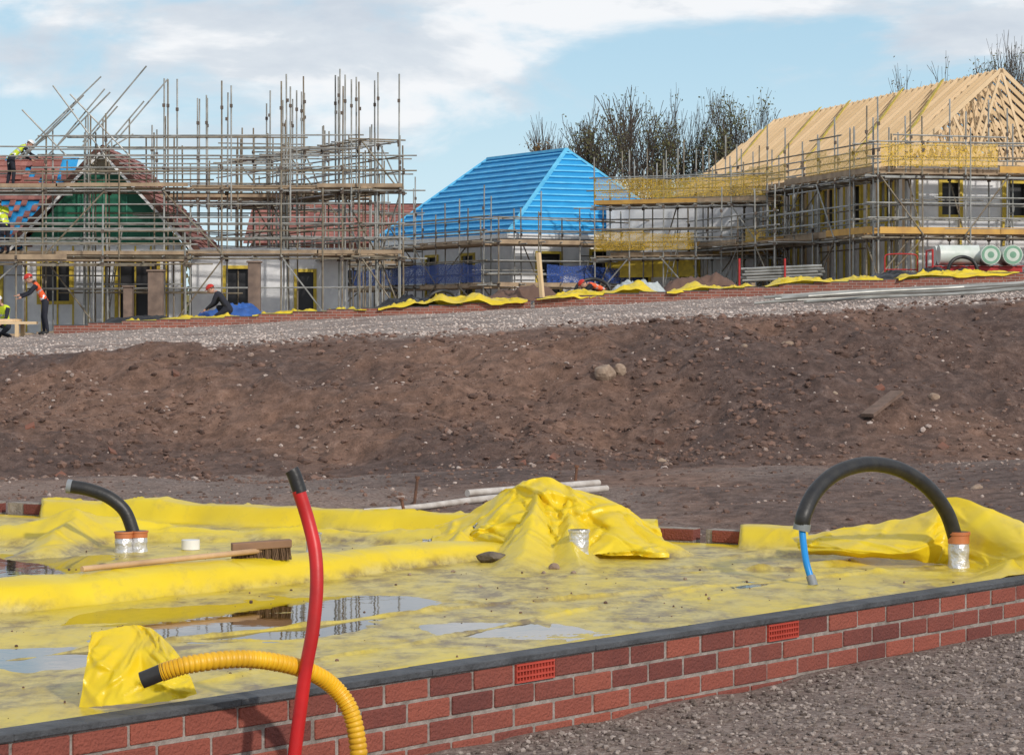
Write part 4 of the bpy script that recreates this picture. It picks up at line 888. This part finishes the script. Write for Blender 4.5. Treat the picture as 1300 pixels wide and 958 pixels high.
person((2.55,72.6,float(plateau(2.5,72.6))-.0),math.radians(90),bend=1.2,vest=hior,helm=redh,crouch=True,reach=.9,sc=.9)
# ---------------- world
w=bpy.data.worlds.new("World");bpy.context.scene.world=w;w.use_nodes=True;nt=w.node_tree;N=nt.nodes;L=nt.links
SE,AZ=math.radians(30),math.radians(146)
sky=N.new("ShaderNodeTexSky");sky.sky_type='NISHITA';sky.sun_disc=False;sky.sun_elevation=SE;sky.sun_rotation=AZ
tc=N.new("ShaderNodeTexCoord");sp=N.new("ShaderNodeSeparateXYZ");L.new(tc.outputs["Generated"],sp.inputs[0])
def mr(src,a,b2,c,d):
    m=N.new("ShaderNodeMapRange");m.interpolation_type='SMOOTHSTEP';m.inputs[1].default_value=a;m.inputs[2].default_value=b2;m.inputs[3].default_value=c;m.inputs[4].default_value=d;L.new(src,m.inputs[0]);return m.outputs[0]
def wn(sc,mp,off=(0,0,0),det=5,ro=.5,dist=0):
    m=N.new("ShaderNodeMapping");m.inputs["Scale"].default_value=mp;m.inputs["Location"].default_value=off;L.new(tc.outputs["Generated"],m.inputs[0]);n=N.new("ShaderNodeTexNoise");n.inputs["Scale"].default_value=sc;n.inputs["Detail"].default_value=det;n.inputs["Roughness"].default_value=ro;n.inputs["Distortion"].default_value=dist;L.new(m.outputs[0],n.inputs["Vector"]);return n.outputs[0]
c1=wn(2.4,(3,3,9),(.9,0,.55),7,.55,.3);c2=wn(4.0,(3,3,9),(1.7,2,.1),7,.55,.2)
lowf=mr(sp.outputs[2],0,.35,1,0)
blu=mixc(mr(sp.outputs[2],.02,.12,0,1),(6.6,8.5,9.3),(4.6,7.1,9.0))
base=mixc(lowf,sky.outputs[0],blu)
g=mr(sp.outputs[2],.05,.115,-.10,.09)
ad=N.new("ShaderNodeMath");ad.operation='ADD';L.new(c1,ad.inputs[0]);L.new(g,ad.inputs[1])
cm=mr(ad.outputs[0],.49,.62,0,.95)
cc=ramp(c2,[(.36,(6.2,6.8,7.6)),(.48,(7.2,7.7,8.3)),(.56,(9.4,9.5,9.7))])
col=mixc(cm,base,cc.outputs[0])
bg=N["Background"];L.new(col,bg.inputs[0]);bg.inputs[1].default_value=.1
sd=bpy.data.lights.new("sun","SUN");sd.energy=2.6;sd.angle=math.radians(2);sd.color=(1,.93,.84);so=bpy.data.objects.new("sun",sd);bpy.context.scene.collection.objects.link(so)
dv=Vector((math.sin(AZ)*math.cos(SE),math.cos(AZ)*math.cos(SE),math.sin(SE)));so.rotation_euler=dv.to_track_quat('Z','Y').to_euler()
# ---------------- camera
cd=bpy.data.cameras.new("camera");cd.sensor_width=36;cd.lens=36*F/1300;cd.clip_end=6000;cd.clip_start=.1
cd.shift_y=(YH-479)/1300
co=bpy.data.objects.new("camera",cd);bpy.context.scene.collection.objects.link(co);co.location=(0,0,CZ);co.rotation_euler=(math.radians(90),0,0)
bpy.context.scene.camera=co
vs=bpy.context.scene.view_settings;vs.view_transform='Standard';vs.look='None';vs.exposure=0
